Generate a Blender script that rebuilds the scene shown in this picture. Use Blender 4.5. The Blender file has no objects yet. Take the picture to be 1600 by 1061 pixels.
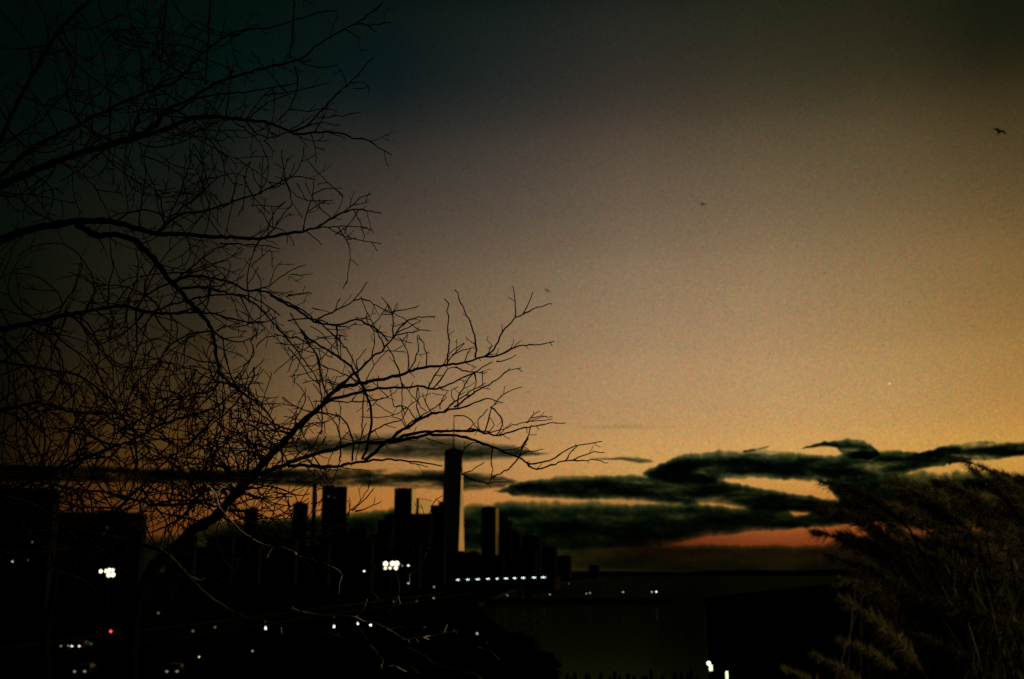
import bpy, math, random
from mathutils import Vector, Matrix, noise
R = math.radians
rnd = random.Random(7)
scn = bpy.context.scene
COL = scn.collection

# ------------------------------------------------------------------ camera
FPX = 1720.0                                   # focal length in photo pixels (1600 wide)
PITCH = math.atan(368.0 / FPX)
CAM = Vector((0, 0, 14.0))
FW = Vector((0, math.cos(PITCH), math.sin(PITCH)))
UP = Vector((0, -math.sin(PITCH), math.cos(PITCH)))
RT = Vector((1, 0, 0))
def ray(px, py):
    return FW + RT * ((px - 800) / FPX) + UP * ((530.5 - py) / FPX)
def P(px, py, d):
    return CAM + ray(px, py) * d
def ground(px, py, z):
    r = ray(px, py); t = (z - CAM.z) / r.z
    return CAM + r * t
def at_y(px, py, Y):
    r = ray(px, py); return CAM + r * (Y / r.y)

cd = bpy.data.cameras.new('camera'); cam = bpy.data.objects.new('camera', cd); COL.objects.link(cam)
cam.location = CAM; cam.rotation_euler = (math.pi / 2 + PITCH, 0, 0)
cd.sensor_width = 36; cd.lens = FPX / 1600 * 36
cd.clip_start = .1; cd.clip_end = 200000
cd.dof.use_dof = True; cd.dof.focus_distance = 3.9; cd.dof.aperture_fstop = 4.5
scn.camera = cam

# ------------------------------------------------------------------ materials
def lin(c):
    f = lambda v: (v / 255 / 12.92) if v / 255 <= .04045 else ((v / 255 + .055) / 1.055) ** 2.4
    return (f(c[0]), f(c[1]), f(c[2]), 1)
def new_mat(name):
    m = bpy.data.materials.new(name); m.use_nodes = True
    nt = m.node_tree; nt.nodes.clear()
    return m, nt, nt.nodes.new('ShaderNodeOutputMaterial')
def pbr(name, col, rough=.8, metal=0., spec=.3, vary=.35, scale=8., bump=0., emit=None, es=0.):
    m, nt, out = new_mat(name)
    b = nt.nodes.new('ShaderNodeBsdfPrincipled')
    b.inputs['Roughness'].default_value = rough; b.inputs['Metallic'].default_value = metal
    b.inputs['Specular IOR Level'].default_value = spec
    tc = nt.nodes.new('ShaderNodeTexCoord')
    n = nt.nodes.new('ShaderNodeTexNoise'); n.inputs['Scale'].default_value = scale; n.inputs['Detail'].default_value = 4
    nt.links.new(tc.outputs['Object'], n.inputs['Vector'])
    cr = nt.nodes.new('ShaderNodeValToRGB')
    cr.color_ramp.elements[0].position = .3; cr.color_ramp.elements[1].position = .7
    cr.color_ramp.elements[0].color = tuple(c * (1 - vary) for c in col[:3]) + (1,)
    cr.color_ramp.elements[1].color = tuple(min(1, c * (1 + vary)) for c in col[:3]) + (1,)
    nt.links.new(n.outputs['Fac'], cr.inputs['Fac'])
    nt.links.new(cr.outputs['Color'], b.inputs['Base Color'])
    if bump:
        bp = nt.nodes.new('ShaderNodeBump'); bp.inputs['Strength'].default_value = bump
        nt.links.new(n.outputs['Fac'], bp.inputs['Height']); nt.links.new(bp.outputs['Normal'], b.inputs['Normal'])
    if emit:
        b.inputs['Emission Color'].default_value = emit; b.inputs['Emission Strength'].default_value = es
    nt.links.new(b.outputs[0], out.inputs['Surface'])
    return m
def facade(name, wall, glass, fw, fh, metal=.0, rough=.4, spec=.3):
    """wall with a grid of window panes (Brick texture in object space, metres)"""
    m, nt, out = new_mat(name)
    b = nt.nodes.new('ShaderNodeBsdfPrincipled')
    tc = nt.nodes.new('ShaderNodeTexCoord')
    sp = nt.nodes.new('ShaderNodeSeparateXYZ'); nt.links.new(tc.outputs['Object'], sp.inputs[0])
    ad = nt.nodes.new('ShaderNodeMath'); ad.operation = 'ADD'
    nt.links.new(sp.outputs['X'], ad.inputs[0]); nt.links.new(sp.outputs['Y'], ad.inputs[1])
    cb = nt.nodes.new('ShaderNodeCombineXYZ'); nt.links.new(ad.outputs[0], cb.inputs['X']); nt.links.new(sp.outputs['Z'], cb.inputs['Y'])
    br = nt.nodes.new('ShaderNodeTexBrick'); br.offset = 0
    br.inputs['Scale'].default_value = 1; br.inputs['Brick Width'].default_value = fw; br.inputs['Row Height'].default_value = fh
    br.inputs['Mortar Size'].default_value = min(fw, fh) * .14
    br.inputs['Color1'].default_value = glass + (1,); br.inputs['Color2'].default_value = tuple(c * .75 for c in glass) + (1,)
    br.inputs['Mortar'].default_value = wall + (1,)
    nt.links.new(cb.outputs[0], br.inputs['Vector'])
    nt.links.new(br.outputs['Color'], b.inputs['Base Color'])
    b.inputs['Metallic'].default_value = metal; b.inputs['Roughness'].default_value = rough
    b.inputs['Specular IOR Level'].default_value = spec
    nt.links.new(b.outputs[0], out.inputs['Surface'])
    return m
def lamp_mat(name, col, s):
    m, nt, out = new_mat(name)
    e = nt.nodes.new('ShaderNodeEmission'); e.inputs['Color'].default_value = col; e.inputs['Strength'].default_value = s
    nt.links.new(e.outputs[0], out.inputs['Surface']); return m
def cloud_mat(name, dens, c):
    m, nt, out = new_mat(name)
    v = nt.nodes.new('ShaderNodeVolumeAbsorption'); v.inputs['Density'].default_value = dens; v.inputs['Color'].default_value = c
    nt.links.new(v.outputs[0], out.inputs['Volume']); return m

M = {
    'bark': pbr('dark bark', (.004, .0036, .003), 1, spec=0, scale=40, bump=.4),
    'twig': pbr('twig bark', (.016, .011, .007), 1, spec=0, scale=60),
    'lit_tone_twig': pbr('lit tone twig bark', (.6, .55, .45), .7, spec=.25, scale=30),  # light falling on the low twigs is put into this paler colour
    'lit_tone_bark': pbr('lit tone branch bark', (.07, .085, .04), .85, spec=.15, scale=25),  # greenish light on these branches is painted into the bark colour
    'plume': pbr('dry feathery plume', (.20, .19, .08), .9, spec=.03, scale=6, vary=.5),
    'blade': pbr('grass blade', (.10, .10, .035), .7, spec=.2, scale=5),
    'soil': pbr('terrace soil', (.03, .025, .018), .95, spec=.1, scale=2, bump=.4),
    'land': pbr('city ground', (.016, .017, .014), 1, spec=0, scale=.05),
    'road': pbr('asphalt', (.03, .03, .032), 1, spec=0, scale=1.5),
    'paint': pbr('road paint', (.2, .2, .19), 1, spec=0),
    'concrete': pbr('concrete', (.04, .04, .037), 1, spec=0, scale=.6),
    'shed': pbr('dark shed cladding', (.012, .012, .012), 1, spec=0, scale=.5),
    'pole': pbr('dark painted steel', (.008, .008, .008), .8, spec=.05),
    'wood': pbr('weathered pile timber', (.025, .02, .015), .9, spec=.1, scale=3),
    'foliage': pbr('dark evergreen foliage', (.014, .02, .01), .9, spec=.05, scale=2, vary=.6),
    'car': pbr('dark car paint', (.01, .01, .012), .35, spec=.3, vary=.05),
    'tyre': pbr('tyre rubber', (.01, .01, .01), .9, spec=.1),
    'glass': pbr('dark car glass', (.01, .012, .014), .2, spec=.4, vary=.05),
    'roof': pbr('dark roofing', (.012, .012, .012), 1, spec=0),
    'hill': pbr('far wooded shore', (.012, .016, .012), 1, spec=0, scale=.01),
    'bird': pbr('dark feathers', (.012, .011, .01), .9, spec=.1),
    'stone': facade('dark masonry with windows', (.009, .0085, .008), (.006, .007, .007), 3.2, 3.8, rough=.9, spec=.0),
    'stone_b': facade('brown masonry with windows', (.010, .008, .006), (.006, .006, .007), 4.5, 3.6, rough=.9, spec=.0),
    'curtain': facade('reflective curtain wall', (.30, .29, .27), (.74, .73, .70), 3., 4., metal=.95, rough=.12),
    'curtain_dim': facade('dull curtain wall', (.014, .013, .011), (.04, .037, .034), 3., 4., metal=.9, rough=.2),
    'tower_glass': facade('pale tower glass', (.5, .48, .44), (.78, .76, .72), 1.6, 4.1, metal=1., rough=.07),
    'white': lamp_mat('white lamp', (1, .97, .86, 1), 3.0),
    'flood': lamp_mat('warm white floodlight', (1, .92, .58, 1), 2.4),
    'cool': lamp_mat('cool white lamp', (.78, 1, .93, 1), 3.2),
    'warm': lamp_mat('warm lamp', (1, .86, .6, 1), .95),
    'dim': lamp_mat('dim warm lamp', (1, .85, .6, 1), .15),
    'yellowish': lamp_mat('yellow green lamp', (.92, 1, .52, 1), 2.2),
    'red': lamp_mat('red signal', (1, .06, .05, 1), 3.2),
    'green': lamp_mat('green signal', (.05, .6, .2, 1), .2),
    'off': pbr('unlit signal lens', (.02, .02, .02), .4),
    'head': lamp_mat('headlight', (1, .95, .78, 1), 1.9),
    'headdim': lamp_mat('weak headlight', (1, .85, .6, 1), .3),
}
def translucent(m, f, col):
    nt = m.node_tree; b = next(n for n in nt.nodes if n.type == 'BSDF_PRINCIPLED'); out = next(n for n in nt.nodes if n.type == 'OUTPUT_MATERIAL')
    t = nt.nodes.new('ShaderNodeBsdfTranslucent'); t.inputs['Color'].default_value = col
    x = nt.nodes.new('ShaderNodeMixShader'); x.inputs[0].default_value = f
    nt.links.new(b.outputs[0], x.inputs[1]); nt.links.new(t.outputs[0], x.inputs[2]); nt.links.new(x.outputs[0], out.inputs['Surface'])
translucent(M['plume'], .5, (.42, .37, .14, 1)); translucent(M['blade'], .3, (.14, .14, .05, 1))
CLOUDC = (0, .16, .23, 1); MIDC = (0, .25, .31, 1); GREENC = (0, .34, .38, 1)

# ------------------------------------------------------------------ mesh helper
class MB:
    def __init__(s): s.v = []; s.f = []
    def quad(s, a, b, c, d):
        n = len(s.v); s.v += [tuple(a), tuple(b), tuple(c), tuple(d)]; s.f.append((n, n + 1, n + 2, n + 3))
    def poly(s, pts):
        n = len(s.v); s.v += [tuple(p) for p in pts]; s.f.append(tuple(range(n, n + len(pts))))
    def prism(s, base, z0, z1):
        n = len(s.v); k = len(base)
        s.v += [(p[0], p[1], z0) for p in base] + [(p[0], p[1], z1) for p in base]
        s.f.append(tuple(range(n + k - 1, n - 1, -1))); s.f.append(tuple(range(n + k, n + 2 * k)))
        for i in range(k):
            j = (i + 1) % k; s.f.append((n + i, n + j, n + k + j, n + k + i))
    def box(s, c, d, rz=0.):
        x, y = d[0] / 2, d[1] / 2; ca, sa = math.cos(rz), math.sin(rz)
        base = [(c[0] + a * ca - b * sa, c[1] + a * sa + b * ca) for a, b in ((-x, -y), (x, -y), (x, y), (-x, y))]
        s.prism(base, c[2] - d[2] / 2, c[2] + d[2] / 2)
    def tube(s, pts, rad, sides=5, cap=True):
        k = len(pts)
        if k < 2: return
        base = len(s.v); prev = None
        for i in range(k):
            a = pts[max(0, i - 1)]; b = pts[min(k - 1, i + 1)]; t = (b - a)
            if t.length < 1e-9: t = Vector((0, 0, 1))
            t.normalize()
            ref = prev if prev is not None else (Vector((0, 0, 1)) if abs(t.z) < .9 else Vector((1, 0, 0)))
            n = ref - t * ref.dot(t)
            if n.length < 1e-6: n = t.orthogonal()
            n.normalize(); prev = n; bn = t.cross(n)
            r = rad[i] if hasattr(rad, '__len__') else rad
            for q in range(sides):
                an = 2 * math.pi * q / sides
                p = pts[i] + n * (math.cos(an) * r) + bn * (math.sin(an) * r)
                s.v.append((p.x, p.y, p.z))
        for i in range(k - 1):
            for q in range(sides):
                a = base + i * sides + q; b = base + i * sides + (q + 1) % sides
                s.f.append((a, b, b + sides, a + sides))
        if cap:
            s.f.append(tuple(base + q for q in range(sides))[::-1])
            s.f.append(tuple(base + (k - 1) * sides + q for q in range(sides)))
    def ball(s, c, r, seg=10, rings=7, sq=(1, 1, 1)):
        n = len(s.v)
        s.v.append((c[0], c[1], c[2] + r * sq[2]))
        for i in range(1, rings):
            a = math.pi * i / rings
            for j in range(seg):
                b = 2 * math.pi * j / seg
                s.v.append((c[0] + r * sq[0] * math.sin(a) * math.cos(b), c[1] + r * sq[1] * math.sin(a) * math.sin(b), c[2] + r * sq[2] * math.cos(a)))
        s.v.append((c[0], c[1], c[2] - r * sq[2])); last = len(s.v) - 1
        for j in range(seg): s.f.append((n, n + 1 + j, n + 1 + (j + 1) % seg))
        for i in range(rings - 2):
            for j in range(seg):
                a = n + 1 + i * seg + j; b = n + 1 + i * seg + (j + 1) % seg
                s.f.append((a, a + seg, b + seg, b))
        o = n + 1 + (rings - 2) * seg
        for j in range(seg): s.f.append((o + j, last, o + (j + 1) % seg))
    def build(s, name, mat, parent=None, smooth=False, world=False):
        me = bpy.data.meshes.new(name); v = s.v
        if parent is not None and world:
            inv = parent.matrix_basis.inverted(); v = [tuple(inv @ Vector(p)) for p in v]
        me.from_pydata(v, [], s.f); me.validate(); me.update()
        me.materials.append(mat)
        if smooth: me.polygons.foreach_set('use_smooth', [True] * len(me.polygons))
        o = bpy.data.objects.new(name, me); COL.objects.link(o)
        if parent is not None: o.parent = parent
        return o
def tag(o, label=None, cat=None, group=None, kind=None):
    if label: o['label'] = label
    if cat: o['category'] = cat
    if group: o['group'] = group
    if kind: o['kind'] = kind
    return o
def thing(name, label, cat, loc=(0, 0, 0), rz=0., group=None):
    o = bpy.data.objects.new(name, None); COL.objects.link(o)
    o.location = loc; o.rotation_euler = (0, 0, rz)
    o.matrix_basis = Matrix.Translation(Vector(loc)) @ Matrix.Rotation(rz, 4, 'Z')
    o.empty_display_size = .3
    return tag(o, label, cat, group)
def dup(root, loc, rz, label, group=None):
    r = root.copy(); COL.objects.link(r); r.location = loc; r.rotation_euler = (0, 0, rz); r['label'] = label
    if group: r['group'] = group
    for ch in list(root.children):
        c = ch.copy(); COL.objects.link(c); c.parent = r
        for g in list(ch.children):
            d = g.copy(); COL.objects.link(d); d.parent = c
    return r

# ------------------------------------------------------------------ sky
def build_world():
    w = bpy.data.worlds.new('World'); scn.world = w; w.use_nodes = True
    nt = w.node_tree; nt.nodes.clear(); N = nt.nodes.new; L = nt.links.new
    out = N('ShaderNodeOutputWorld'); bg = N('ShaderNodeBackground'); L(bg.outputs[0], out.inputs['Surface'])
    tc = N('ShaderNodeTexCoord'); sp = N('ShaderNodeSeparateXYZ'); L(tc.outputs['Generated'], sp.inputs[0])
    def math_(op, a, b=None):
        n = N('ShaderNodeMath'); n.operation = op
        for i, q in enumerate((a, b)):
            if q is None: continue
            if isinstance(q, (int, float)): n.inputs[i].default_value = q
            else: L(q, n.inputs[i])
        return n.outputs[0]
    az = math_('MULTIPLY', math_('ARCTAN2', sp.outputs['X'], sp.outputs['Y']), 180 / math.pi)
    el = math_('MULTIPLY', math_('ARCSINE', sp.outputs['Z']), 180 / math.pi)
    mr = N('ShaderNodeMapRange'); mr.inputs['From Min'].default_value = -2; mr.inputs['From Max'].default_value = 62
    L(el, mr.inputs['Value']); f = mr.outputs[0]
    els = [0.0, 2.25, 5.1, 8.0, 11.4, 16.5, 22.8, 29.2]
    dark = (1, 5, 4)
    knots = [
        (-70, [(3, 4, 2), (4, 5, 2), (4, 5, 2), (3, 5, 2), (3, 5, 3), (2, 5, 4), (1, 5, 4), (1, 5, 4)]),
        (-25, [(12, 7, 3), (20, 12, 4), (20, 13, 4), (15, 13, 5), (12, 13, 6), (9, 16, 9), (3, 12, 9), (2, 10, 8)]),
        (-16.2, [(50, 28, 9), (104, 58, 20), (93, 60, 23), (71, 51, 24), (50, 41, 25), (32, 30, 22), (10, 21, 17), (2, 15, 10)]),
        (-6.6, [(80, 45, 18), (174, 104, 44), (172, 119, 62), (148, 112, 72), (122, 98, 71), (88, 74, 60), (37, 38, 36), (7, 20, 18)]),
        (0, [(80, 42, 16), (180, 106, 46), (187, 134, 74), (167, 129, 86), (144, 117, 84), (107, 91, 73), (58, 54, 48), (18, 27, 24)]),
        (6.6, [(54, 32, 14), (112, 64, 30), (197, 148, 80), (184, 144, 95), (163, 133, 97), (127, 107, 84), (75, 65, 54), (30, 33, 29)]),
        (13.1, [(54, 33, 14), (152, 82, 38), (206, 153, 80), (191, 150, 96), (171, 138, 96), (133, 111, 82), (78, 68, 50), (31, 33, 22)]),
        (19.2, [(54, 32, 13), (144, 74, 33), (203, 148, 71), (188, 146, 86), (165, 131, 82), (127, 104, 70), (73, 63, 42), (27, 28, 17)]),
        (24.9, [(66, 32, 13), (160, 84, 36), (199, 143, 63), (178, 133, 69), (152, 117, 64), (113, 90, 54), (54, 46, 27), (18, 21, 10)]),
        (36, [(150, 90, 34), (232, 170, 78), (226, 172, 82), (170, 125, 52), (110, 80, 34), (66, 50, 24), (32, 27, 12), (14, 14, 7)]),
        (52, [(120, 72, 28), (190, 130, 56), (176, 122, 52), (110, 76, 32), (56, 40, 18), (26, 20, 9), (10, 10, 6), (5, 7, 5)]),
        (72, [(10, 7, 3), (14, 11, 6), (14, 11, 6), (14, 11, 6), (10, 9, 5), (6, 7, 5), (4, 6, 4), (2, 5, 4)]),
        (130, [(2, 3, 2), (2, 4, 2), (2, 4, 2), (2, 4, 2), (2, 4, 3), (3, 5, 4), (2, 5, 4), (1, 5, 4)]),
        (180, [(1, 3, 2), (1, 4, 2), (1, 4, 2), (1, 4, 2), (1, 4, 3), (2, 5, 4), (1, 5, 4), (1, 5, 4)]),
    ]
    cur = None; pa = None
    for a, cols in knots:
        if -10 < a < 30: cols = [(c[0], c[1] * (.995 if 2 < i < 7 else 1), c[2] * (1.0 if 2 < i < 7 else 1)) for i, c in enumerate(cols)]
        cr = N('ShaderNodeValToRGB'); L(f, cr.inputs['Fac']); r = cr.color_ramp; r.interpolation = 'CARDINAL'
        st = list(zip(els, cols)) + [(50, dark)]
        r.elements[0].position = (st[0][0] + 2) / 64; r.elements[0].color = lin(st[0][1])
        r.elements[1].position = (st[-1][0] + 2) / 64; r.elements[1].color = lin(st[-1][1])
        for e, c in st[1:-1]:
            q = r.elements.new((e + 2) / 64); q.color = lin(c)
        if cur is None: cur = cr.outputs[0]
        else:
            m = N('ShaderNodeMapRange'); m.inputs['From Min'].default_value = pa; m.inputs['From Max'].default_value = a
            L(az, m.inputs['Value'])
            x = N('ShaderNodeMix'); x.data_type = 'RGBA'; L(m.outputs[0], x.inputs['Factor']); L(cur, x.inputs['A']); L(cr.outputs[0], x.inputs['B'])
            cur = x.outputs['Result']
        pa = a
    # thin high haze streaks, plus fine colour noise imitating film grain in the sky
    mp = N('ShaderNodeMapping'); mp.inputs['Scale'].default_value = (6, 6, 22); L(tc.outputs['Generated'], mp.inputs['Vector'])
    n1 = N('ShaderNodeTexNoise'); n1.inputs['Scale'].default_value = 1.6; n1.inputs['Detail'].default_value = 5; L(mp.outputs[0], n1.inputs['Vector'])
    n2 = N('ShaderNodeTexNoise'); n2.inputs['Scale'].default_value = 780; n2.inputs['Detail'].default_value = 1; L(tc.outputs['Generated'], n2.inputs['Vector'])
    g = math_('ADD', math_('MULTIPLY', n1.outputs['Fac'], .10), .95)
    sb = N('ShaderNodeVectorMath'); sb.operation = 'SUBTRACT'; L(n2.outputs['Color'], sb.inputs[0]); sb.inputs[1].default_value = (.5, .5, .5)
    sl_ = N('ShaderNodeVectorMath'); sl_.operation = 'SCALE'; L(sb.outputs[0], sl_.inputs[0]); sl_.inputs['Scale'].default_value = 1.25
    gv = N('ShaderNodeVectorMath'); gv.operation = 'ADD'; L(sl_.outputs[0], gv.inputs[0]); L(g, gv.inputs[1])
    vm = N('ShaderNodeVectorMath'); vm.operation = 'MULTIPLY'; L(cur, vm.inputs[0]); L(gv.outputs[0], vm.inputs[1])
    # a trace of physical twilight on top
    sky = N('ShaderNodeTexSky'); sky.sky_type = 'NISHITA'; sky.sun_disc = False
    sky.sun_elevation = R(1.0); sky.sun_rotation = R(36)
    s2 = N('ShaderNodeVectorMath'); s2.operation = 'SCALE'; L(sky.outputs[0], s2.inputs[0]); s2.inputs['Scale'].default_value = .00008
    ad = N('ShaderNodeVectorMath'); ad.operation = 'ADD'; L(vm.outputs[0], ad.inputs[0]); L(s2.outputs[0], ad.inputs[1])
    L(ad.outputs[0], bg.inputs['Color']); bg.inputs['Strength'].default_value = 1
build_world()
sl = bpy.data.lights.new('sun', 'SUN'); so = bpy.data.objects.new('sun', sl); COL.objects.link(so)
sl.energy = 1.3; sl.angle = R(6); sl.color = (1, .76, .5)
so.rotation_euler = (R(90 - 2.0), 0, R(180 - 75))    # low in the west, right of the view

# ------------------------------------------------------------------ clouds: closed lumpy bodies of absorbing vapour
def edge(pts, x):
    for (x0, y0), (x1, y1) in zip(pts, pts[1:]):
        if x0 <= x <= x1: return y0 + (y1 - y0) * (x - x0) / max(1e-6, x1 - x0)
    return pts[0][1] if x < pts[0][0] else pts[-1][1]
def cloud(label, top, bot, D, tau, seed, rag=5., hard=.22, nx=None, var=1., vc=None):
    """top / bot: outline of the cloud bank; D metres away, lens shaped in depth, thickness from noise"""
    x0, x1 = top[0][0], top[-1][0]
    nx = nx or max(24, int((x1 - x0) / 4)); nv = 16
    T0 = 2600.
    mb = MB(); fr = []; bk = []
    for i in range(nx + 1):
        u = i / nx; x = x0 + (x1 - x0) * u
        n1 = noise.fractal(Vector((x * .022, seed, 0)), .9, 2, 5) + .6 * noise.noise(Vector((x * .11, seed + 9, 0))) + .35 * noise.noise(Vector((x * .31, seed + 19, 0)))
        n2 = noise.fractal(Vector((x * .016, seed + 40, 0)), .9, 2, 5) + .6 * noise.noise(Vector((x * .09, seed + 77, 0))) + .3 * noise.noise(Vector((x * .27, seed + 87, 0)))
        yt = edge(top, x) + rag * n1; yb = edge(bot, x) + rag * .7 * n2
        if yb - yt > 14: yt -= 1.5; yb += 3.
        if yb < yt + 1.5: m_ = (yb + yt) / 2; yt, yb = m_ - .75, m_ + .75
        eu = min(1, u / .06, (1 - u) / .06); eu = max(0, eu) ** .6
        ra, rb = [], []
        for j in range(nv + 1):
            v = j / nv
            vv = v
            y = yt + (yb - yt) * vv
            pr = min(1, vv / hard) ** .75 * min(1, (1 - vv) / .26) ** .9 if 0 < v < 1 else 0
            t = .8 + var * .85 * noise.fractal(Vector((x * .012, y * .06, seed + 3)), .8, 2, 6) + var * .3 * noise.noise(Vector((x * .09, y * .3, seed)))
            th = T0 * max(.04, min(1.4, t)) * pr * eu * .5
            a = at_y(x, y, D - th - (.5 if pr else 0)); b = at_y(x, y, D + th + (.5 if pr else 0))
            ra.append(len(mb.v)); mb.v.append(tuple(a)); rb.append(len(mb.v)); mb.v.append(tuple(b))
        fr.append(ra); bk.append(rb)
    for i in range(nx):
        for j in range(nv):
            mb.f.append((fr[i][j], fr[i][j + 1], fr[i + 1][j + 1], fr[i + 1][j]))
            mb.f.append((bk[i][j], bk[i + 1][j], bk[i + 1][j + 1], bk[i][j + 1]))
        mb.f.append((fr[i][0], fr[i + 1][0], bk[i + 1][0], bk[i][0]))
        mb.f.append((fr[i][nv], bk[i][nv], bk[i + 1][nv], fr[i + 1][nv]))
    for q, e in ((0, 1), (nx, -1)):
        for j in range(nv):
            fc = (fr[q][j], bk[q][j], bk[q][j + 1], fr[q][j + 1]); mb.f.append(fc[::e])
    o = mb.build('cloud', cloud_mat('cloud vapour', tau * 1.75 / T0, vc or CLOUDC), smooth=True)
    tag(o, label, 'cloud', 'dark clouds low over the horizon')
cloud('lens shaped cloud behind the top and spire of the tall tapering tower',
      [(400, 700), (430, 694), (500, 682), (560, 676), (620, 677), (700, 682), (760, 690), (820, 701), (862, 708)],
      [(400, 704), (480, 706), (560, 709), (620, 714), (690, 719), (740, 719), (790, 715), (862, 711)], 19000, 1.9, 1, 3, .5)
cloud('long smooth cloud streak crossing behind the upper tower, second below its spire',
      [(-80, 726), (150, 728), (300, 735), (450, 733), (560, 733), (680, 735), (760, 740), (800, 746), (815, 753)],
      [(-80, 750), (150, 752), (300, 754), (380, 753), (470, 759), (560, 759), (640, 759), (720, 767), (760, 762), (815, 755)], 21000, 2.6, 2, 2.5, .3)
cloud('narrow pointed cloud bank right of the tower above the widest bank',
      [(770, 766), (800, 757), (840, 749), (880, 744), (930, 743), (980, 744), (1040, 741), (1095, 741), (1125, 751), (1150, 757), (1200, 765), (1250, 774), (1290, 779), (1345, 782)],
      [(770, 769), (800, 773), (850, 776), (900, 777), (960, 779), (1020, 782), (1072, 788), (1110, 784), (1150, 788), (1190, 797), (1230, 799), (1260, 799), (1300, 806), (1345, 810)], 18000, 4.2, 3, 4.5, .36, var=.7, vc=MIDC)
cloud('highest broad dark cloud bank right of centre with a humped top',
      [(1003, 739), (1030, 726), (1060, 713), (1100, 707), (1140, 704), (1190, 703), (1240, 707), (1290, 713), (1340, 706), (1400, 705), (1450, 708), (1520, 716)],
      [(1003, 744), (1060, 755), (1105, 756), (1135, 746), (1180, 745), (1240, 748), (1300, 752), (1340, 752), (1400, 742), (1450, 728), (1520, 721)], 17000, 4.4, 4, 4.5, .36, var=.7, vc=MIDC)
cloud('small curled cloud puff standing on top of the broad bank',
      [(1252, 699), (1280, 691), (1310, 686), (1350, 688), (1368, 700), (1376, 708)],
      [(1252, 702), (1280, 698), (1305, 700), (1330, 714), (1355, 718), (1376, 712)], 16500, 2.8, 5, 4, .35, vc=MIDC)
cloud('tapering cloud streak at the right edge above the plume grass',
      [(1425, 709), (1480, 697), (1530, 690), (1600, 691), (1700, 688)],
      [(1425, 713), (1480, 716), (1540, 717), (1600, 711), (1700, 706)], 16500, 3.2, 6, 4, .3, vc=MIDC)
cloud('thick dark cloud behind the plume grass at the right edge',
      [(1290, 744), (1350, 741), (1400, 739), (1450, 737), (1500, 736), (1600, 739), (1720, 736)],
      [(1290, 756), (1330, 806), (1370, 814), (1410, 826), (1450, 832), (1480, 836), (1510, 824), (1540, 832), (1600, 838), (1720, 836)], 18500, 4.4, 7, 6, .3, var=.7, vc=MIDC)
cloud('widest and darkest cloud bank low behind the skyline and river',
      [(300, 818), (420, 813), (500, 806), (560, 799), (620, 796), (690, 793), (760, 787), (800, 784), (860, 783), (920, 785), (960, 787), (1010, 788), (1055, 788), (1078, 781), (1100, 790), (1150, 794), (1180, 791), (1225, 795), (1245, 804), (1264, 804), (1282, 797), (1340, 800), (1430, 808)],
      [(300, 842), (420, 850), (500, 854), (620, 856), (740, 857), (900, 857), (1000, 853), (1060, 847), (1120, 836), (1180, 828), (1240, 824), (1300, 820), (1360, 816), (1430, 813)], 23000, 3.9, 8, 4.5, .26, var=.55, vc=GREENC)
cloud('murky olive cloud layer lying along the horizon under the red gap',
      [(120, 836), (400, 836), (730, 838), (960, 839), (1040, 850), (1150, 852), (1280, 852), (1400, 834), (1720, 820)],
      [(120, 896), (400, 897), (730, 897), (1000, 898), (1150, 898), (1280, 898), (1400, 898), (1720, 898)], 26000, 1.9, 9, 2.5, .2, var=.3, vc=(0, .44, .50, 1))
cloud('small thin cloud wisp just left of the broad bank',
      [(950, 717), (970, 713), (1000, 714), (1022, 719)], [(950, 719), (970, 720), (1000, 725), (1022, 722)], 17500, 1.3, 10, 2, .4, 20)
cloud('smallest faint cloud wisp beside the outermost branch tip',
      [(925, 716), (940, 714), (962, 716)], [(925, 718), (940, 719), (962, 718)], 17500, 1., 11, 1.5, .4, 16)
cloud('little hooked cloud wisp above the left shoulder of the broad bank',
      [(1160, 704), (1180, 700), (1203, 696)], [(1160, 707), (1180, 706), (1203, 698)], 16800, 2., 12, 1., .4, 16)
cloud('faint broad veil of cloud far above the river, left of the curled puff',
      [(890, 667), (930, 664), (1000, 662), (1060, 666)], [(890, 669), (930, 670), (1000, 672), (1060, 669)], 20000, .11, 13, 2, .4, 24)

# ------------------------------------------------------------------ ground, river, land
def water_mat():
    m, nt, out = new_mat('river water')
    df = nt.nodes.new('ShaderNodeBsdfDiffuse'); df.inputs['Color'].default_value = (.003, .010, .005, 1)
    b = nt.nodes.new('ShaderNodeBsdfGlossy'); b.inputs['Color'].default_value = (.018, .038, .022, 1); b.inputs['Roughness'].default_value = .12
    ad = nt.nodes.new('ShaderNodeAddShader'); nt.links.new(df.outputs[0], ad.inputs[0]); nt.links.new(b.outputs[0], ad.inputs[1])
    tc = nt.nodes.new('ShaderNodeTexCoord'); mp = nt.nodes.new('ShaderNodeMapping'); mp.inputs['Scale'].default_value = (.10, .3, 1)
    nt.links.new(tc.outputs['Object'], mp.inputs['Vector'])
    n = nt.nodes.new('ShaderNodeTexNoise'); n.inputs['Scale'].default_value = 1; n.inputs['Detail'].default_value = 5
    nt.links.new(mp.outputs[0], n.inputs['Vector'])
    bp = nt.nodes.new('ShaderNodeBump'); bp.inputs['Strength'].default_value = .25; bp.inputs['Distance'].default_value = .08
    nt.links.new(n.outputs['Fac'], bp.inputs['Height']); nt.links.new(bp.outputs['Normal'], b.inputs['Normal'])
    nt.links.new(ad.outputs[0], out.inputs['Surface']); return m
mb = MB(); S = 70000; mb.quad((-S, -3000, 0), (S, -3000, 0), (S, S, 0), (-S, S, 0))
tag(mb.build('river', water_mat()), kind='structure')
LZ = 1.5
shore = [ground(x, y, LZ) for x, y in ((905, 1100), (872, 1061), (835, 1015), (780, 978), (752, 953), (748, 944), (790, 925), (850, 912), (900, 907), (950, 903.5))]
ld = [(s.x, s.y) for s in shore]
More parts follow.
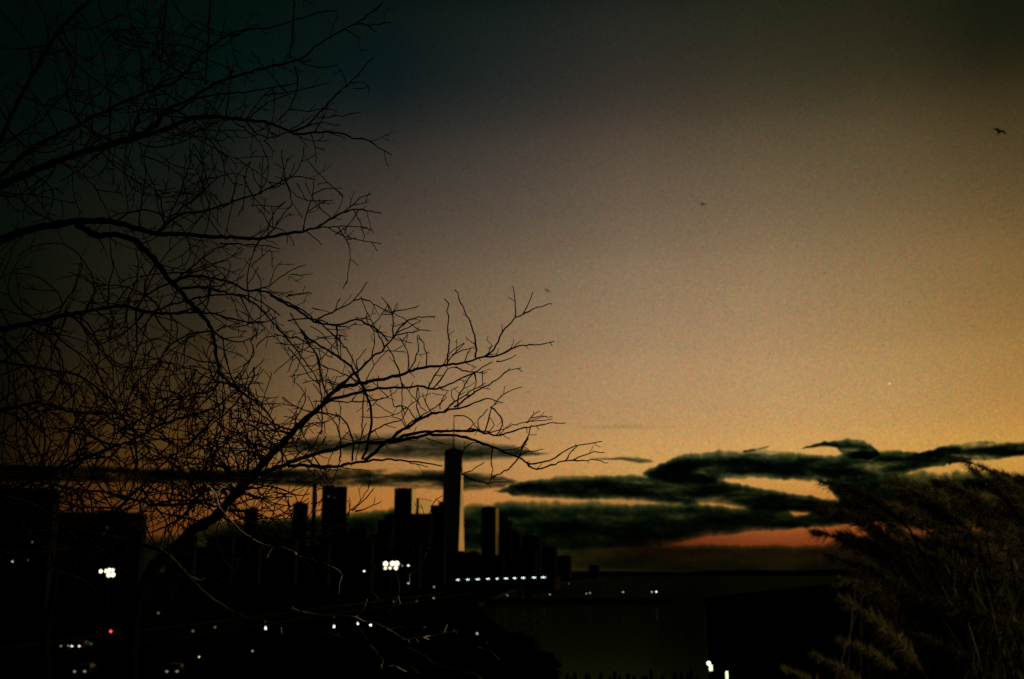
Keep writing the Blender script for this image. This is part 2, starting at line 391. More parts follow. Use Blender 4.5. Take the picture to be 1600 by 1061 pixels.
ld = [(60, -400)] + [(40, 60)] + ld + [(200, 6500), (-9000, 6500), (-9000, -400)]
mb = MB(); mb.prism(ld, -3, LZ); tag(mb.build('ground', M['land']), kind='structure')
# waterfront road with painted lane lines
def strip(a, b, w, z, mat, name):
    a, b = Vector(a), Vector(b); d = (b - a).normalized(); n = Vector((-d.y, d.x)) * w / 2
    m_ = MB(); m_.quad((*(a - n), z), (*(b - n), z), (*(b + n), z), (*(a + n), z)); return tag(m_.build(name, mat), kind='structure')
ra, rb = (-88, 90), (-40, 800)
strip(ra, rb, 16, LZ + .008, M['road'], 'road')
mb = MB(); dv = (Vector(rb) - Vector(ra)).normalized(); nn = Vector((-dv.y, dv.x))
for k in range(50):
    for off in (-3.7, 0, 3.7):
        a = Vector(ra) + dv * (10 + k * 12) + nn * off; b = a + dv * 4; h = nn * .08
        mb.quad((*(a - h), LZ + .016), (*(b - h), LZ + .016), (*(b + h), LZ + .016), (*(a + h), LZ + .016))
tag(mb.build('road_markings', M['paint']), kind='structure')
for sgn in (-1, 1):
    m_ = MB(); a = Vector(ra) + nn * sgn * 9.6; b = Vector(rb) + nn * sgn * 9.6; h = nn * 1.5
    m_.prism([tuple(a - h), tuple(a + h), tuple(b + h), tuple(b - h)][::-1], LZ - .2, LZ + .13)
    tag(m_.build('pavement', M['concrete']), kind='structure')
# terrace the viewer, trees and grass stand on
mb = MB(); mb.prism([(-9, -6), (9, -6), (9, 6.2), (-9, 6.2)], 1.4, 12.4)
tag(mb.build('terrace', M['soil']), kind='structure')
# far shore hills on the horizon
mb = MB(); prev = None; D = 15000; n_ = 220
fx = [-9000 + 30000 * i / n_ for i in range(n_ + 1)]
for row, (dy, k) in enumerate(((0, 0), (500, 1), (2500, 0))):
    for x in fx:
        h = k * (62 + 34 * noise.fractal(Vector((x * .0006, 3, 0)), 1, 2, 5) + (26 if 2500 < x < 6000 else 0))
        mb.v.append((x, D + dy, max(0, h) - .5))
for r in range(2):
    for i in range(n_):
        a = r * (n_ + 1) + i; mb.f.append((a, a + 1, a + n_ + 2, a + n_ + 1))
tag(mb.build('hills', M['hill'], smooth=True), kind='structure')

# ------------------------------------------------------------------ skyline
def tower(name, label, xl, xr, yt, D, right=3., phi=16., mat='stone', side=None, pent=None, spire=None, lit=(), group=None, base_z=LZ, steps=()):
    """xl..xr: visible width, right: visible part of the right-hand face (photo pixels), D distance"""
    s = D / FPX
    ph = R(phi)
    view = math.atan2((xl + xr) / 2 - 800, FPX)
    a = (xr - xl - right) * s / math.cos(ph); b = max(6., right * s / math.sin(ph))
    edge_p = at_y(xr - right, yt, D); H = edge_p.z - base_z
    rz = -view - ph                    # the corner between front and right face stands at edge_p
    ox = Vector((-math.cos(rz), -math.sin(rz), 0)); oy = Vector((-math.sin(rz), math.cos(rz), 0))
    c = Vector((edge_p.x, edge_p.y, base_z)) + ox * a / 2 + oy * b / 2
    t = thing(name, label, 'building', c, rz, group)
    w = MB(); w.prism([(-a / 2, -b / 2), (a / 2, -b / 2), (a / 2, b / 2), (-a / 2, b / 2)], 0, H)
    for (f0, f1, hh) in steps:          # lower or higher slabs joined to the block
        w.prism([(-a / 2 + a * f0, -b / 2 + .3), (-a / 2 + a * f1, -b / 2 + .3), (-a / 2 + a * f1, b / 2 - .3), (-a / 2 + a * f0, b / 2 - .3)], H + .003, H + hh)
    o = w.build('wall', M[mat], t)
    if side:
        w2 = MB(); w2.box((a / 2 + .25, 0, H / 2), (.5, b - .6, H - 1)); w2.build('glass_wall', M[side], t)
    p = MB()
    for q in ((0, -b / 2 + .4, a, .8), (0, b / 2 - .4, a, .8), (-a / 2 + .4, 0, .8, b - 1.6), (a / 2 - .4, 0, .8, b - 1.6)):
        p.box((q[0], q[1], H + .7), (q[2], q[3], 1.4))
    if not steps: p.build('parapet', M['roof'], t)
    if pent:
        r = MB(); r.box((a * pent[0], 0, H + pent[2] / 2 + .01), (a * pent[1], b * .55, pent[2])); r.build('penthouse', M['roof'], t)
    if spire:
        r = MB(); r.tube([Vector((0, 0, H)), Vector((0, 0, H + spire))], [1.2, .3], 6); r.build('mast', M['pole'], t)
    for (fx_, fz) in lit:
        r = MB(); r.box((-a / 2 + a * fx_, -b / 2 - .1, H - fz), (2.4, .2, 2.2)); r.build('lit_window', M['dim'], t)
    return t
# the tall tapering tower: square base, eight tall triangular glass facets, turned square top, mast
def tall_tower():
    D = 3537; v = math.atan2(706 - 800, FPX); cpt = at_y(707.5, 800, D); s = 61.0
    topz = at_y(707, 712, D).z; crown = at_y(707, 703, D).z; tip = at_y(706, 648, D).z
    rz = R(-15.6)
    t = thing('skyscraper', 'tallest tower of the skyline, tapering, with a mast and a glowing right-hand edge', 'building', (cpt.x, cpt.y, LZ), rz)
    h = s / 2; zb = 57; z1 = topz - LZ; q = 30.2
    w = MB(); w.prism([(-h, -h), (h, -h), (h, h), (-h, h)], 0, zb - .01); w.build('base', M['curtain'], t)
    B = [Vector((-h, -h, zb)), Vector((h, -h, zb)), Vector((h, h, zb)), Vector((-h, h, zb))]
    T = [Vector((0, -q, z1)), Vector((q, 0, z1)), Vector((0, q, z1)), Vector((-q, 0, z1))]
    f = MB()
    for i in range(4):
        j = (i + 1) % 4
        f.poly([B[i], B[j], T[i]]); f.poly([B[j], T[j], T[i]])
    f.poly(T); f.poly(B[::-1]); f.build('glass_facade', M['tower_glass'], t)
    c = MB(); qq = q - .6
    c.prism([(0, -qq), (qq, 0), (0, qq), (-qq, 0)], z1 + .01, crown - LZ); c.build('parapet', M['roof'], t)
    r = MB(); rr = [Vector((14 * math.cos(a), 14 * math.sin(a))) for a in [k * math.pi / 8 for k in range(16)]]
    r.prism([tuple(p) for p in rr], crown - LZ + .01, crown - LZ + 5); r.build('ring_platform', M['pole'], t)
    m_ = MB(); z0 = crown - LZ + 5
    m_.tube([Vector((0, 0, z0)), Vector((0, 0, z0 + (tip - crown) * .55)), Vector((0, 0, tip - LZ))], [2.8, 2.1, 1.2], 8); m_.build('mast', M['pole'], t)
    return t
tall_tower()
tower('high_rise', 'dark block tower with two lit windows seen between the limbs, left of the skyline', 504, 543, 760, 2700, 2.5, 14, pent=None, steps=((0, .46, 3.),), lit=((.28, 24), (.52, 27)))
tower('high_rise', 'slim dark tower just left of the block with two lit windows', 488.5, 495.5, 757, 2600, 1.5, 16, 'stone_b', pent=(0, .5, 4))
tower('high_rise', 'dark tower with a flat top, leftmost of the skyline group behind the twigs', 458, 482, 787, 2500, 2.5, 15, 'stone_b', pent=(-.1, .5, 5))
tower('high_rise', 'small dark tower behind the thick limb, left of the flat topped one', 383, 404, 795, 2400, 2.5, 15, pent=(.1, .4, 5))
tower('high_rise', 'square black tower left of the tallest tower, with a bright glass side', 616.5, 650, 763, 3000, 6.2, 20, side='curtain', pent=(-.15, .4, 3))
tower('high_rise', 'amber glass tower with one black edge beside the square black tower', 650.5, 675, 779, 3150, 20.5, 24, side='curtain', pent=(0, .2, 2))
tower('high_rise', 'dark stepped tower touching the left side of the tallest tower', 673, 697, 789, 3000, 2, 15, 'stone_b', steps=((.55, 1, 9.),))
tower('high_rise', 'dark tower right of the tallest tower, with a thin glowing right edge', 752.5, 779, 793, 3100, 4.6, 19, side='curtain_dim', pent=(-.1, .5, 4))
tower('high_rise', 'dark tower with a small bright roof corner, right of the thin edged tower', 779.5, 801, 812, 3200, 8, 24, 'stone_b', steps=((0, .45, 12.),))
tower('high_rise', 'dim tower stepping down to the river, third to the right of the tallest', 800.5, 815, 832, 3200, 3, 18, 'stone_b', steps=((0, .5, 9.),))
tower('high_rise', 'broad dark block near the right end of the skyline', 816, 846, 838, 3400, 4, 18, steps=((.1, .6, 5.),))
tower('high_rise', 'low dark block next to the broad block at the right end', 846.5, 871, 855, 3500, 4, 18, 'stone_b', pent=(0, .5, 4))
tower('high_rise', 'last low block of the skyline before the open river', 871.5, 893, 869, 3700, 4, 18, pent=(0, .4, 3))
tower('high_rise', 'lone small dark block out by the river, apart from the skyline', 920, 937, 884, 3900, 3, 18, 'stone_b', pent=(0, .5, 3))
tower('high_rise', 'dark shoulder block below the square black tower, left side', 591, 617, 812, 2800, 3, 16, 'stone_b', steps=((.42, 1, 15.),))
tower('high_rise', 'dark low slab between the amber glass tower and the tallest tower', 638, 676, 803, 2750, 3, 16)
tower('high_rise', 'wide dark block with a slim chimney under the outer limb', 546, 575, 826, 2500, 3, 16, 'stone_b', spire=14)
# the black mass of nearer blocks below the skyline
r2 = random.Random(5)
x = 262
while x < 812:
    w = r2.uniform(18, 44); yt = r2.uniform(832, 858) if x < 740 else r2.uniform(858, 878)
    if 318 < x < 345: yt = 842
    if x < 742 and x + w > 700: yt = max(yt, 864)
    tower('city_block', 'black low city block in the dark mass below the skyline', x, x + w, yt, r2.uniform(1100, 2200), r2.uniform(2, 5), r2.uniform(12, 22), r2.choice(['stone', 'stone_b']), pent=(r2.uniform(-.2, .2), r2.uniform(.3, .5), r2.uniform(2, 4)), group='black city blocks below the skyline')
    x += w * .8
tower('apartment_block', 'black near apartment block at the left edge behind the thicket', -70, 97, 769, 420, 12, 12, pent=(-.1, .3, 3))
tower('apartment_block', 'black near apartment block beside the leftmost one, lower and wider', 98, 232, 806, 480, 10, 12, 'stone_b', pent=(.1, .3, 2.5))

# ------------------------------------------------------------------ waterfront: pier, sheds, piles
def pier():
    a = ground(560, 935, 2.); b = ground(1040, 938.5, 2.)
    yN = 560.
    t = thing('pier', 'long flat pier reaching right into the river with small lamps on it', 'pier', (0, 0, 0))
    xr = (1042 - 800) / FPX * yN; xl = (700 - 800) / FPX * yN
    d = MB(); d.prism([(xl, yN), (xr, yN), (xr, yN + 40), (xl, yN + 40)], .9, 2.1); d.build('deck', M['concrete'], t)
    r_ = MB()
    for z in (2.6, 3.1): r_.box(((xl + xr) / 2, yN + .5, z), (xr - xl, .06, .06))
    k = xl
    while k < xr: r_.box((k, yN + .5, 2.6), (.08, .08, 1.)); k += 3.
    r_.build('railing', M['pole'], t)
    k = xl + 2
    while k < xr:
        q = MB(); q.tube([Vector((k, yN + .8, -2)), Vector((k, yN + .8, .9))], .35, 7); q.build('pile', M['wood'], t); k += 9
pier()
# pier shed with ten lamps under its eaves
def lamp_shed():
    p0 = at_y(700, 905, 1020); p1 = at_y(866, 901.5, 1000)
    t = thing('pier_shed', 'long low waterfront shed with a row of pale lamps along its eaves', 'shed', (0, 0, 0))
    d = (p1 - p0); d.z = 0; L_ = d.length; d.normalize(); n = Vector((-d.y, d.x, 0)); rz = math.atan2(d.y, d.x)
    mid = (p0 + p1) / 2 + n * 18
    w = MB(); w.box((mid.x, mid.y, 6.3), (L_, 30, 10), rz); w.build('wall', M['shed'], t)
    w = MB(); w.box((mid.x - n.x * 1, mid.y - n.y * 1, 12.0), (L_ + 3, 36, 1.2), rz); w.build('roof', M['roof'], t)
    xs = [715.5, 731, 746.5, 762.5, 777, 790.5, 804, 817.5, 834.5, 849]; sz = [3., 3., 3.6, 3., 2.4, 3.6, 2.8, 3.4, 3.8, 4.2]
    for i, (x, s_) in enumerate(zip(xs, sz)):
        f = (x - 700) / 166; y = 906 - 4. * (x - 715) / 135
        q = at_y(x, y, 1010 - 18 * f - 6)
        lt = thing('eaves_lamp', 'pale lamp in the row of ten over the dark waterfront, %s' % ['first from the left', 'second from the left', 'third from the left', 'fourth from the left', 'fifth from the left', 'fifth from the right', 'fourth from the right', 'third from the right', 'second from the right', 'last on the right'][i], 'lamp', q, rz, 'row of pale lamps along the pier shed')
        h = MB(); h.box((0, .1, .62), (s_ + .5, 1.2, .3)); h.box((0, .9, .9), (.3, 6., .2)); h.build('housing', M['pole'], lt)
        g = MB(); g.ball((0, 0, 0), .5, 12, 6, (s_, 1., .62)); g.build('lens', M['cool'], lt)
lamp_shed()
# long flat-roofed pier building on the right
def pier_building():
    z = 11.5
    p0 = ground(1103, 934, z); p1 = ground(1345, 907, z)
    t = thing('pier_building', 'long black flat roofed building on the water at right, behind the plume grass', 'building', (0, 0, 0))
    d = p1 - p0; d.z = 0; L_ = d.length; d.normalize(); n = Vector((d.y, -d.x, 0))
    W = 46
    base = [p0, p0 + n * W, p1 + n * W, p1]
    w = MB(); w.prism([(p.x, p.y) for p in base], -.5, z - .7); w.build('wall', M['shed'], t)
    w = MB(); e = .35
    w.prism([(p.x, p.y) for p in (p0 - d * e - n * e, p0 + n * (W + e) - d * e, p1 + n * (W + e) + d * e, p1 - n * e + d * e)], z - .69, z); w.build('roof', M['roof'], t)
    for k in range(26):
        c = p0 + d * (8 + k * (L_ - 16) / 25) - n * .06
        g = MB(); g.box((c.x, c.y, 6.2), (4.2, .1, 2.6), math.atan2(d.y, d.x)); g.build('window', M['glass'], t)
    return p0, d, n
pb0, pbd, pbn = pier_building()
def bollard_light(label, px, py0, py1, Y, hw):
    a = at_y(px, py0, Y); b = at_y(px, py1, Y)
    t = thing('wall_light', label, 'lamp', (a.x, a.y, b.z))
    h = a.z - b.z
    g = MB(); g.tube([Vector((0, 0, 0)), Vector((0, 0, h))], hw, 8); g.build('lens', M['yellowish'], t)
    c = MB(); c.box((0, .22, h / 2), (hw * 2.4, .12, h + .5)); c.box((0, .05, h + .12), (hw * 2.6, .4, .14)); c.build('bracket', M['pole'], t)
    return t, h
t_, h_ = bollard_light('upright yellowish wall light with a bright cap at the near corner of the black building', 1110.5, 1039, 1048, 119, .16)
g = MB(); g.ball((-.22, -.1, h_ + .16), .2, 10, 6); g.build('cap_lamp', M['white'], t_)
bollard_light('dimmer thin upright light at the bottom of the black building', 1135.5, 1049, 1061, 117, .11)
# old timber piles standing in the water
r3 = random.Random(11)
def pile_mesh(seed):
    q = random.Random(seed); m_ = MB(); h = q.uniform(.5, 1.2); tl = q.uniform(-.15, .15)
    m_.tube([Vector((0, 0, -2)), Vector((tl * .4, 0, h * .6)), Vector((tl, 0, h))], [.26, .24, .2], 8); return m_
pp = [pile_mesh(k).build('timber_pile', M['wood'], smooth=False) for k in range(4)]
k = 0
xs = [886, 893, 900, 915, 922, 931, 938, 955, 961, 968, 982, 990, 1003, 1009, 1018, 1026, 1033, 1046, 1052, 1058, 1066, 1074, 1081, 1090]
for i, x in enumerate(xs):
    o = pp[k] if k < 4 else pp[k % 4].copy()
    if k >= 4: COL.objects.link(o)
    g_ = ground(x + r3.uniform(-1.5, 1.5), 1062 + r3.uniform(-3, 9), 0); o.location = g_; o.rotation_euler = (0, 0, r3.uniform(0, 6)); k += 1
    tag(o, 'dark old timber pile standing in the water at the bottom edge', 'pile', 'old timber piles in the water')

# ------------------------------------------------------------------ lamps, signals, cars
def lamp_post(label, px, py, Y, mat='white', size=.3, sq=(1, 1, 1), name='street_lamp', group='street lamps in the dark', base=LZ):
    size *= .74
    q = at_y(px, py, Y); H = max(q.z - base, .8)
    t = thing(name, label, 'lamp', (q.x, q.y, base), 0, group)
    m_ = MB(); m_.tube([Vector((.9, .2, 0)), Vector((.9, .2, H * .9)), Vector((.8, .15, H + .28)), Vector((.3, .05, H + .42)), Vector((0, 0, H + .36))], [.1, .07, .06, .05, .05], 6); m_.build('pole', M['pole'], t)
    c = MB(); c.ball((0, .05, H + .2 + size * .6), size * 1.1, 10, 6, (1.1, 1, .4)); c.build('lamp_head', M['pole'], t)
    g = MB(); g.ball((0, 0, H), size, 10, 6, sq); g.build('lens', M[mat], t)
    return t
def Yfor(py, z): r = ray(800, py); return r.y * (z - CAM.z) / r.z
LP = [
    ('bright white street lamp left of the right-hand floodlight cluster', 569, 892.5, 420, 'white', .42, (1.1, 1, .7)),
    ('tiny street lamp between the floodlight cluster and its outer neighbour', 628.5, 884, 430, 'warm', .26, (1, 1, .8)),
    ('small bright street lamp just right of the floodlight cluster', 638, 883.5, 430, 'white', .4, (1.3, 1, .7)),
    ('pale street lamp below and right of the floodlight cluster', 638, 911, 640, 'cool', .36, (1.3, 1, .6)),
    ('small street lamp in the dark left of the row of ten lamps, upper of two', 678, 917, 520, 'warm', .36, (1.2, 1, .7)),
    ('small street lamp in the dark left of the row of ten lamps, lower of two', 677.5, 934.5, Yfor(934.5, 6), 'warm', .26, (1.2, 1, .7)),
    ('very dim street lamp low between the two bare branches', 651, 939, Yfor(939, 6), 'dim', .25, (1, 1, .8)),
    ('faint street lamp behind a curved lit twig below the floodlights', 615, 940, Yfor(940, 6), 'dim', .26, (1, 1, .8)),
    ('bright street lamp above the lit lower branch, left of three others', 415, 981.5, Yfor(981.5, 6), 'white', .19, (.9, 1, 1.7)),
    ('bright street lamp behind the lit lower branches, first of three', 522, 979, Yfor(979, 6), 'white', .18, (.9, 1, 1.5)),
    ('bright street lamp touching the lit lower branch, middle of three', 559, 974.5, Yfor(974.5, 6), 'white', .18, (.9, 1, 1.3)),
    ('bright street lamp at the lit lower branch, rightmost of three', 579, 976.5, Yfor(976.5, 6), 'white', .2, (1, 1, 1.3)),
    ('yellowish street lamp at the shore, upper left of a fainter one', 745.5, 990, Yfor(990, 5), 'warm', .18, (1, 1, 1)),
    ('faint street lamp at the shore just above the dark shoreline tree', 761, 1004, Yfor(1004, 5), 'dim', .2, (1.3, 1, .7)),
    ('small white lamp alone near the left edge of the dark blocks', 19.5, 877.5, 300, 'warm', .28, (1, 1, 1)),
    ('dim lamp near the left edge beside a brighter one', 44, 875, 300, 'dim', .2, (1, 1, 1)),
    ('dim lamp high on the left above the two at the edge', 50.5, 847, 300, 'dim', .28, (1, 1, 1)),
    ('dim street lamp between the red signal and the dark trees, upper', 247.5, 958, Yfor(958, 7), 'dim', .26, (1, 1, 1)),
    ('dim street lamp in the dark left of the greenish lit branch, lower of two', 301.5, 986, Yfor(986, 6), 'dim', .22, (1, 1, 1)),
    ('dim street lamp in the dark left of the greenish lit branch, upper of two', 336, 980, Yfor(980, 6), 'dim', .22, (1, 1, 1)),
    ('greenish dim street lamp low in the dark, above a pair of headlights', 311, 1026.5, Yfor(1026.5, 4.5), 'yellowish', .09, (1, 1, 1)),
    ('tiny street lamp under the greenish lit branch near the bottom', 394.5, 1017.5, Yfor(1017.5, 5), 'warm', .1, (1, 1, 1)),
]
for a in LP: lamp_post(*a)
PL = [
    ('small warm lamp on the pier, leftmost, below the row of ten', 792.5, 930, 562, 'warm', .32, (1.3, 1, .7)),
    ('small warm lamp on the pier below the right end of the row of ten', 859, 929, 562, 'warm', .34, (1.3, 1, .7)),
    ('very faint lamp behind the pier, right of the row of ten', 889, 912, 640, 'dim', .42, (1.2, 1, .8)),
    ('warm pier lamp, left one of a touching pair', 916.5, 927.5, 562, 'warm', .3, (1.2, 1, .7)),
    ('warm pier lamp, right one of a touching pair', 921.8, 926.3, 562, 'warm', .36, (1.2, 1, .7)),
    ('single warm lamp near the outer part of the pier', 973.5, 925.3, 562, 'warm', .38, (1.3, 1, .8)),
    ('pale lamp at the outer end of the pier, left of two', 1018.5, 925, 562, 'warm', .42, (1.2, 1, .8)),
    ('brightest pier lamp at the very outer end', 1025.5, 924.6, 562, 'white', .4, (1.3, 1, .9)),
]
for a in PL: lamp_post(*a, name='pier_lamp', group='small lamps on the pier', base=2.1)
def flood(label, heads, Y, ref):
    c = at_y(ref[0], ref[1], Y)
    t = thing('floodlight_mast', label, 'floodlight', (c.x, c.y, LZ), 0, 'sports field floodlight masts'); H = c.z - LZ
    m_ = MB(); m_.tube([Vector((0, .8, 0)), Vector((0, .8, H - 2)), Vector((0, .8, H + 1.2))], [.22, .16, .12], 8); m_.build('pole', M['pole'], t)
    xs_ = [(at_y(h[0], h[1], Y) - Vector((c.x, c.y, LZ))) for h in heads]
    b = MB()
    for z in sorted(set(round(v.z, 1) for v in xs_)):
        row = [v for v in xs_ if abs(v.z - z) < .06]
        x0 = min([v.x for v in row] + [0]) - .3; x1 = max([v.x for v in row] + [0]) + .3
        b.box(((x0 + x1) / 2, .55, z), (x1 - x0, .12, .12))
    b.build('crossarm', M['pole'], t)
    for v, h in zip(xs_, heads):
        hd = MB(); hd.ball((v.x, .28, v.z), h[2] * 1.05, 12, 8, (1, .45, 1)); o = hd.build('lamp_housing', M['pole'], t)
        g = MB(); g.ball((v.x, 0, v.z), h[2], 14, 8, (1, .3, h[3] if len(h) > 3 else 1)); g.build('lens', M['flood'], o)
flood('bright cluster of floodlights on a mast, near the centre left of the tallest tower', [(602.5, 881, .52), (613, 880.5, .5), (620, 880.5, .52), (602, 888, .3, .8), (609.5, 887.5, .3, .85), (618.5, 887.5, .4)], 250, (611, 884))
flood('bright cluster of floodlights on a mast at far left below the thicket', [(157.5, 892.7, .34), (166, 892.3, .36), (171, 891, .4), (176, 890.8, .34, .8), (169.8, 898.5, .42), (176.5, 898, .44)], 230, (168, 895))
# traffic signals
def signal(label, px, py, Y, which):
    q = at_y(px, py, Y); off = {'red': .0, 'green': .7}[which]
    t = thing('traffic_signal', label, 'traffic light', (q.x, q.y, LZ)); H = q.z - LZ + (.7 if which == 'green' else 0)
    m_ = MB(); m_.tube([Vector((.7, .3, 0)), Vector((.7, .3, H + .6)), Vector((.5, .3, H + .75)), Vector((0, .3, H + .75))], .07, 6); m_.build('pole', M['pole'], t)
    b = MB(); b.box((0, .18, H - .35), (.42, .26, 1.25)); b.build('housing', M['pole'], t)
    for i, c in enumerate(('red', 'amber', 'green')):
        g = MB(); g.ball((0, .04, H - .35 * i), .17, 12, 6, (1, .35, 1)); g.build('lens', M[c] if c == which else M['off'], t)
signal('traffic signal showing red, alone in the dark below the far left floodlights', 173, 986.5, Yfor(986.5, 6.), 'red')
signal('traffic signal showing faint green beside a pair of bright headlights', 142, 1006, Yfor(1006, 4.2), 'green')
# cars seen head on
def car(name, label, bright):
    t = thing(name, label, 'car', (0, 0, 0), 0, 'cars with headlights on')
    prof = [(-2.2, .35), (-2.25, .75), (-1.5, .88), (-.9, 1.0), (-.35, 1.42), (.9, 1.46), (1.7, 1.05), (2.15, .95), (2.2, .4)]
    b = MB(); W = .88
    for s in (-1, 1):
        b.poly([(s * W * (.82 if z > 1.2 else 1), y, z) for y, z in (prof if s > 0 else prof[::-1])])
    for (y0, z0), (y1, z1) in zip(prof, prof[1:] + prof[:1]):
        w0 = W * (.82 if z0 > 1.2 else 1); w1 = W * (.82 if z1 > 1.2 else 1)
        b.quad((-w0, y0, z0), (w0, y0, z0), (w1, y1, z1), (-w1, y1, z1))
    b.build('body', M['car'], t)
    g = MB(); g.quad((-.70, -.86, 1.045), (.70, -.86, 1.045), (.62, -.40, 1.40), (-.62, -.40, 1.40)); g.build('windscreen', M['glass'], t)
    for sx in (-1, 1):
        for sy in (-1.35, 1.35):
            w = MB(); w.tube([Vector((sx * .72, sy, .33)), Vector((sx * .92, sy, .33))], .33, 16); w.build('wheel', M['tyre'], t)
        h = MB(); h.ball((sx * .62, -2.24, .68), .15, 10, 6, (1.2, .4, .8)); h.build('headlight', M['head' if bright else 'headdim'], t)
    return t
cA = car('car', 'oncoming car with two bright headlights beside the faint green signal', True)
p = ground(126, 1008.5, LZ + .68); cA.location = (p.x, p.y, LZ + .02)
cB = car('car', 'oncoming car with dim headlights at the bottom, right of the red signal', False)
p = ground(273, 1047, LZ + .68); cB.location = (p.x, p.y, LZ + .02); cB.rotation_euler = (0, 0, R(8))
p = ground(132.5, 1047, LZ + .68); dup(cB, (p.x, p.y, LZ + .02), R(5), 'oncoming car with dim headlights at the bottom left, under the bright pair')
p = ground(95, 1008.5, LZ + .68); o = dup(cB, (p.x, p.y, LZ + .02), R(38), 'car with one brighter headlight, left of the bright pair')

# ------------------------------------------------------------------ dark evergreen trees at the shore
def leafy(label, px, py_top, Y, w_px, seed, name='shore_tree'):
    q = random.Random(seed); top = at_y(px, py_top, Y); H = top.z - LZ; Wd = w_px / FPX * Y / 2
    t = thing(name, label, 'tree', (top.x, top.y, LZ))
    m_ = MB(); m_.tube([Vector((0, 0, 0)), Vector((.1, .1, H * .4)), Vector((.2, 0, H * .8))], [.3, .22, .08], 8)
    for k in range(9):
        a = q.uniform(0, 6.28); z = H * q.uniform(.3, .7)
        m_.tube([Vector((.1, 0, z)), Vector((math.cos(a) * Wd * .4, math.sin(a) * Wd * .4, z + H * .12)), Vector((math.cos(a) * Wd * .75, math.sin(a) * Wd * .75, z + H * .2))], [.1, .06, .02], 5)
    m_.build('trunk', M['bark'], t)
    c = MB(); cl = []
    for k in range(70):
        a = q.uniform(0, 6.28); r = math.sqrt(q.random()) * Wd; zf = q.uniform(.2, 1)
        lim = math.sqrt(max(0, 1 - ((zf - .5) / .52) ** 2)) * Wd
        r = min(r, lim * q.uniform(.8, 1)); cl.append(Vector((math.cos(a) * r, math.sin(a) * r, zf * H * .96)))
    for p_ in cl:
        for k in range(110):
            d = Vector((q.gauss(0, 1), q.gauss(0, 1), q.gauss(0, .8))) * Wd * .11
            s = q.uniform(.10, .22); o_ = p_ + d
            u = Vector((q.gauss(0, 1), q.gauss(0, 1), q.gauss(0, 1))).normalized(); v = u.orthogonal().normalized()
            c.quad(o_ - u * s, o_ + v * s * .45, o_ + u * s, o_ - v * s * .45)
    c.build('crown', M['foliage'], t)
leafy('dark rounded evergreen tree at the shore, tallest at the bottom centre', 795, 992, 128, 120, 3)
leafy('dark evergreen tree at the shore, lower and right of the tallest', 838, 1018, 120, 70, 4)
leafy('dark evergreen tree at the shore, left of the tallest', 720, 1010, 132, 110, 5)

# ------------------------------------------------------------------ birds
def bird(label, px, py, Y, span_px, bank, flap, yaw):
    c = at_y(px, py, Y); s = span_px / FPX * Y / 2
    t = MB(); L_ = s * .42
    body = [Vector((0, -L_, 0)), Vector((0, -L_ * .75, .02 * s)), Vector((0, -L_ * .2, .03 * s)), Vector((0, L_ * .4, .02 * s)), Vector((0, L_ * .95, 0))]
    t.tube(body, [.03 * s, .085 * s, .12 * s, .08 * s, .02 * s], 8)
    t.poly([Vector((-.02 * s, L_ * .7, .01 * s)), Vector((.02 * s, L_ * .7, .01 * s)), Vector((.11 * s, L_ * 1.35, 0)), Vector((-.11 * s, L_ * 1.35, 0))])
    for sg in (-1, 1):
        st = []
        for k in range(7):
            u = k / 6; x = sg * s * u
            z = s * (flap * math.sin(min(u / .45, 1) * math.pi / 2) * .3 - (max(0, u - .4) ** 1.3) * .35 * flap)
            ch = .40 * s * (1 - u ** 1.8) + .015 * s; sw = .10 * s * (abs(u - .4)) + .16 * s * max(0, u - .4)
            st.append((Vector((x, -ch * .45 + sw - .06 * s, z)), Vector((x, ch * .55 + sw - .06 * s, z)), .025 * s * (1 - u) + .003))
        for a, b in zip(st, st[1:]):
            up = Vector((0, 0, 1))
            t.quad(a[0], b[0], b[1], a[1]); t.quad(a[0] + up * a[2], a[1], b[1], b[0] + up * b[2]); t.quad(a[0], a[0] + up * a[2], b[0] + up * b[2], b[0])
    o = t.build('bird', M['bird']); o.location = c
    o.rotation_euler = (R(-16), bank, yaw)
    tag(o, label, 'bird', 'birds in the evening sky')
st = MB(); st.ball((0, 0, 0), 9, 10, 6); st_ = st.build('pale_dot', lamp_mat('pale dot glow', (1, .86, .68, 1), 1.3)); st_.location = at_y(1390, 599.5, 60000); st_.scale = (4.2, 4.2, 4.2)
tag(st_, 'single tiny pale point of light in the clear sky at right', 'star')  # glowing ball for a tiny pale dot of unknown origin
bird('largest dark bird gliding at the upper right edge of the sky', 1562, 207, 95, 29, R(14), 1.1, R(14))
bird('small dark bird high in the middle of the sky, wings level', 1098.5, 319.5, 150, 15, R(4), .5, R(25))
bird('tiniest dark bird in the right half of the sky', 1288, 427, 260, 9, R(-30), .6, R(30))
bird('small dark bird just above the outer twig tips', 855, 454.5, 150, 14, R(24), .6, R(20))

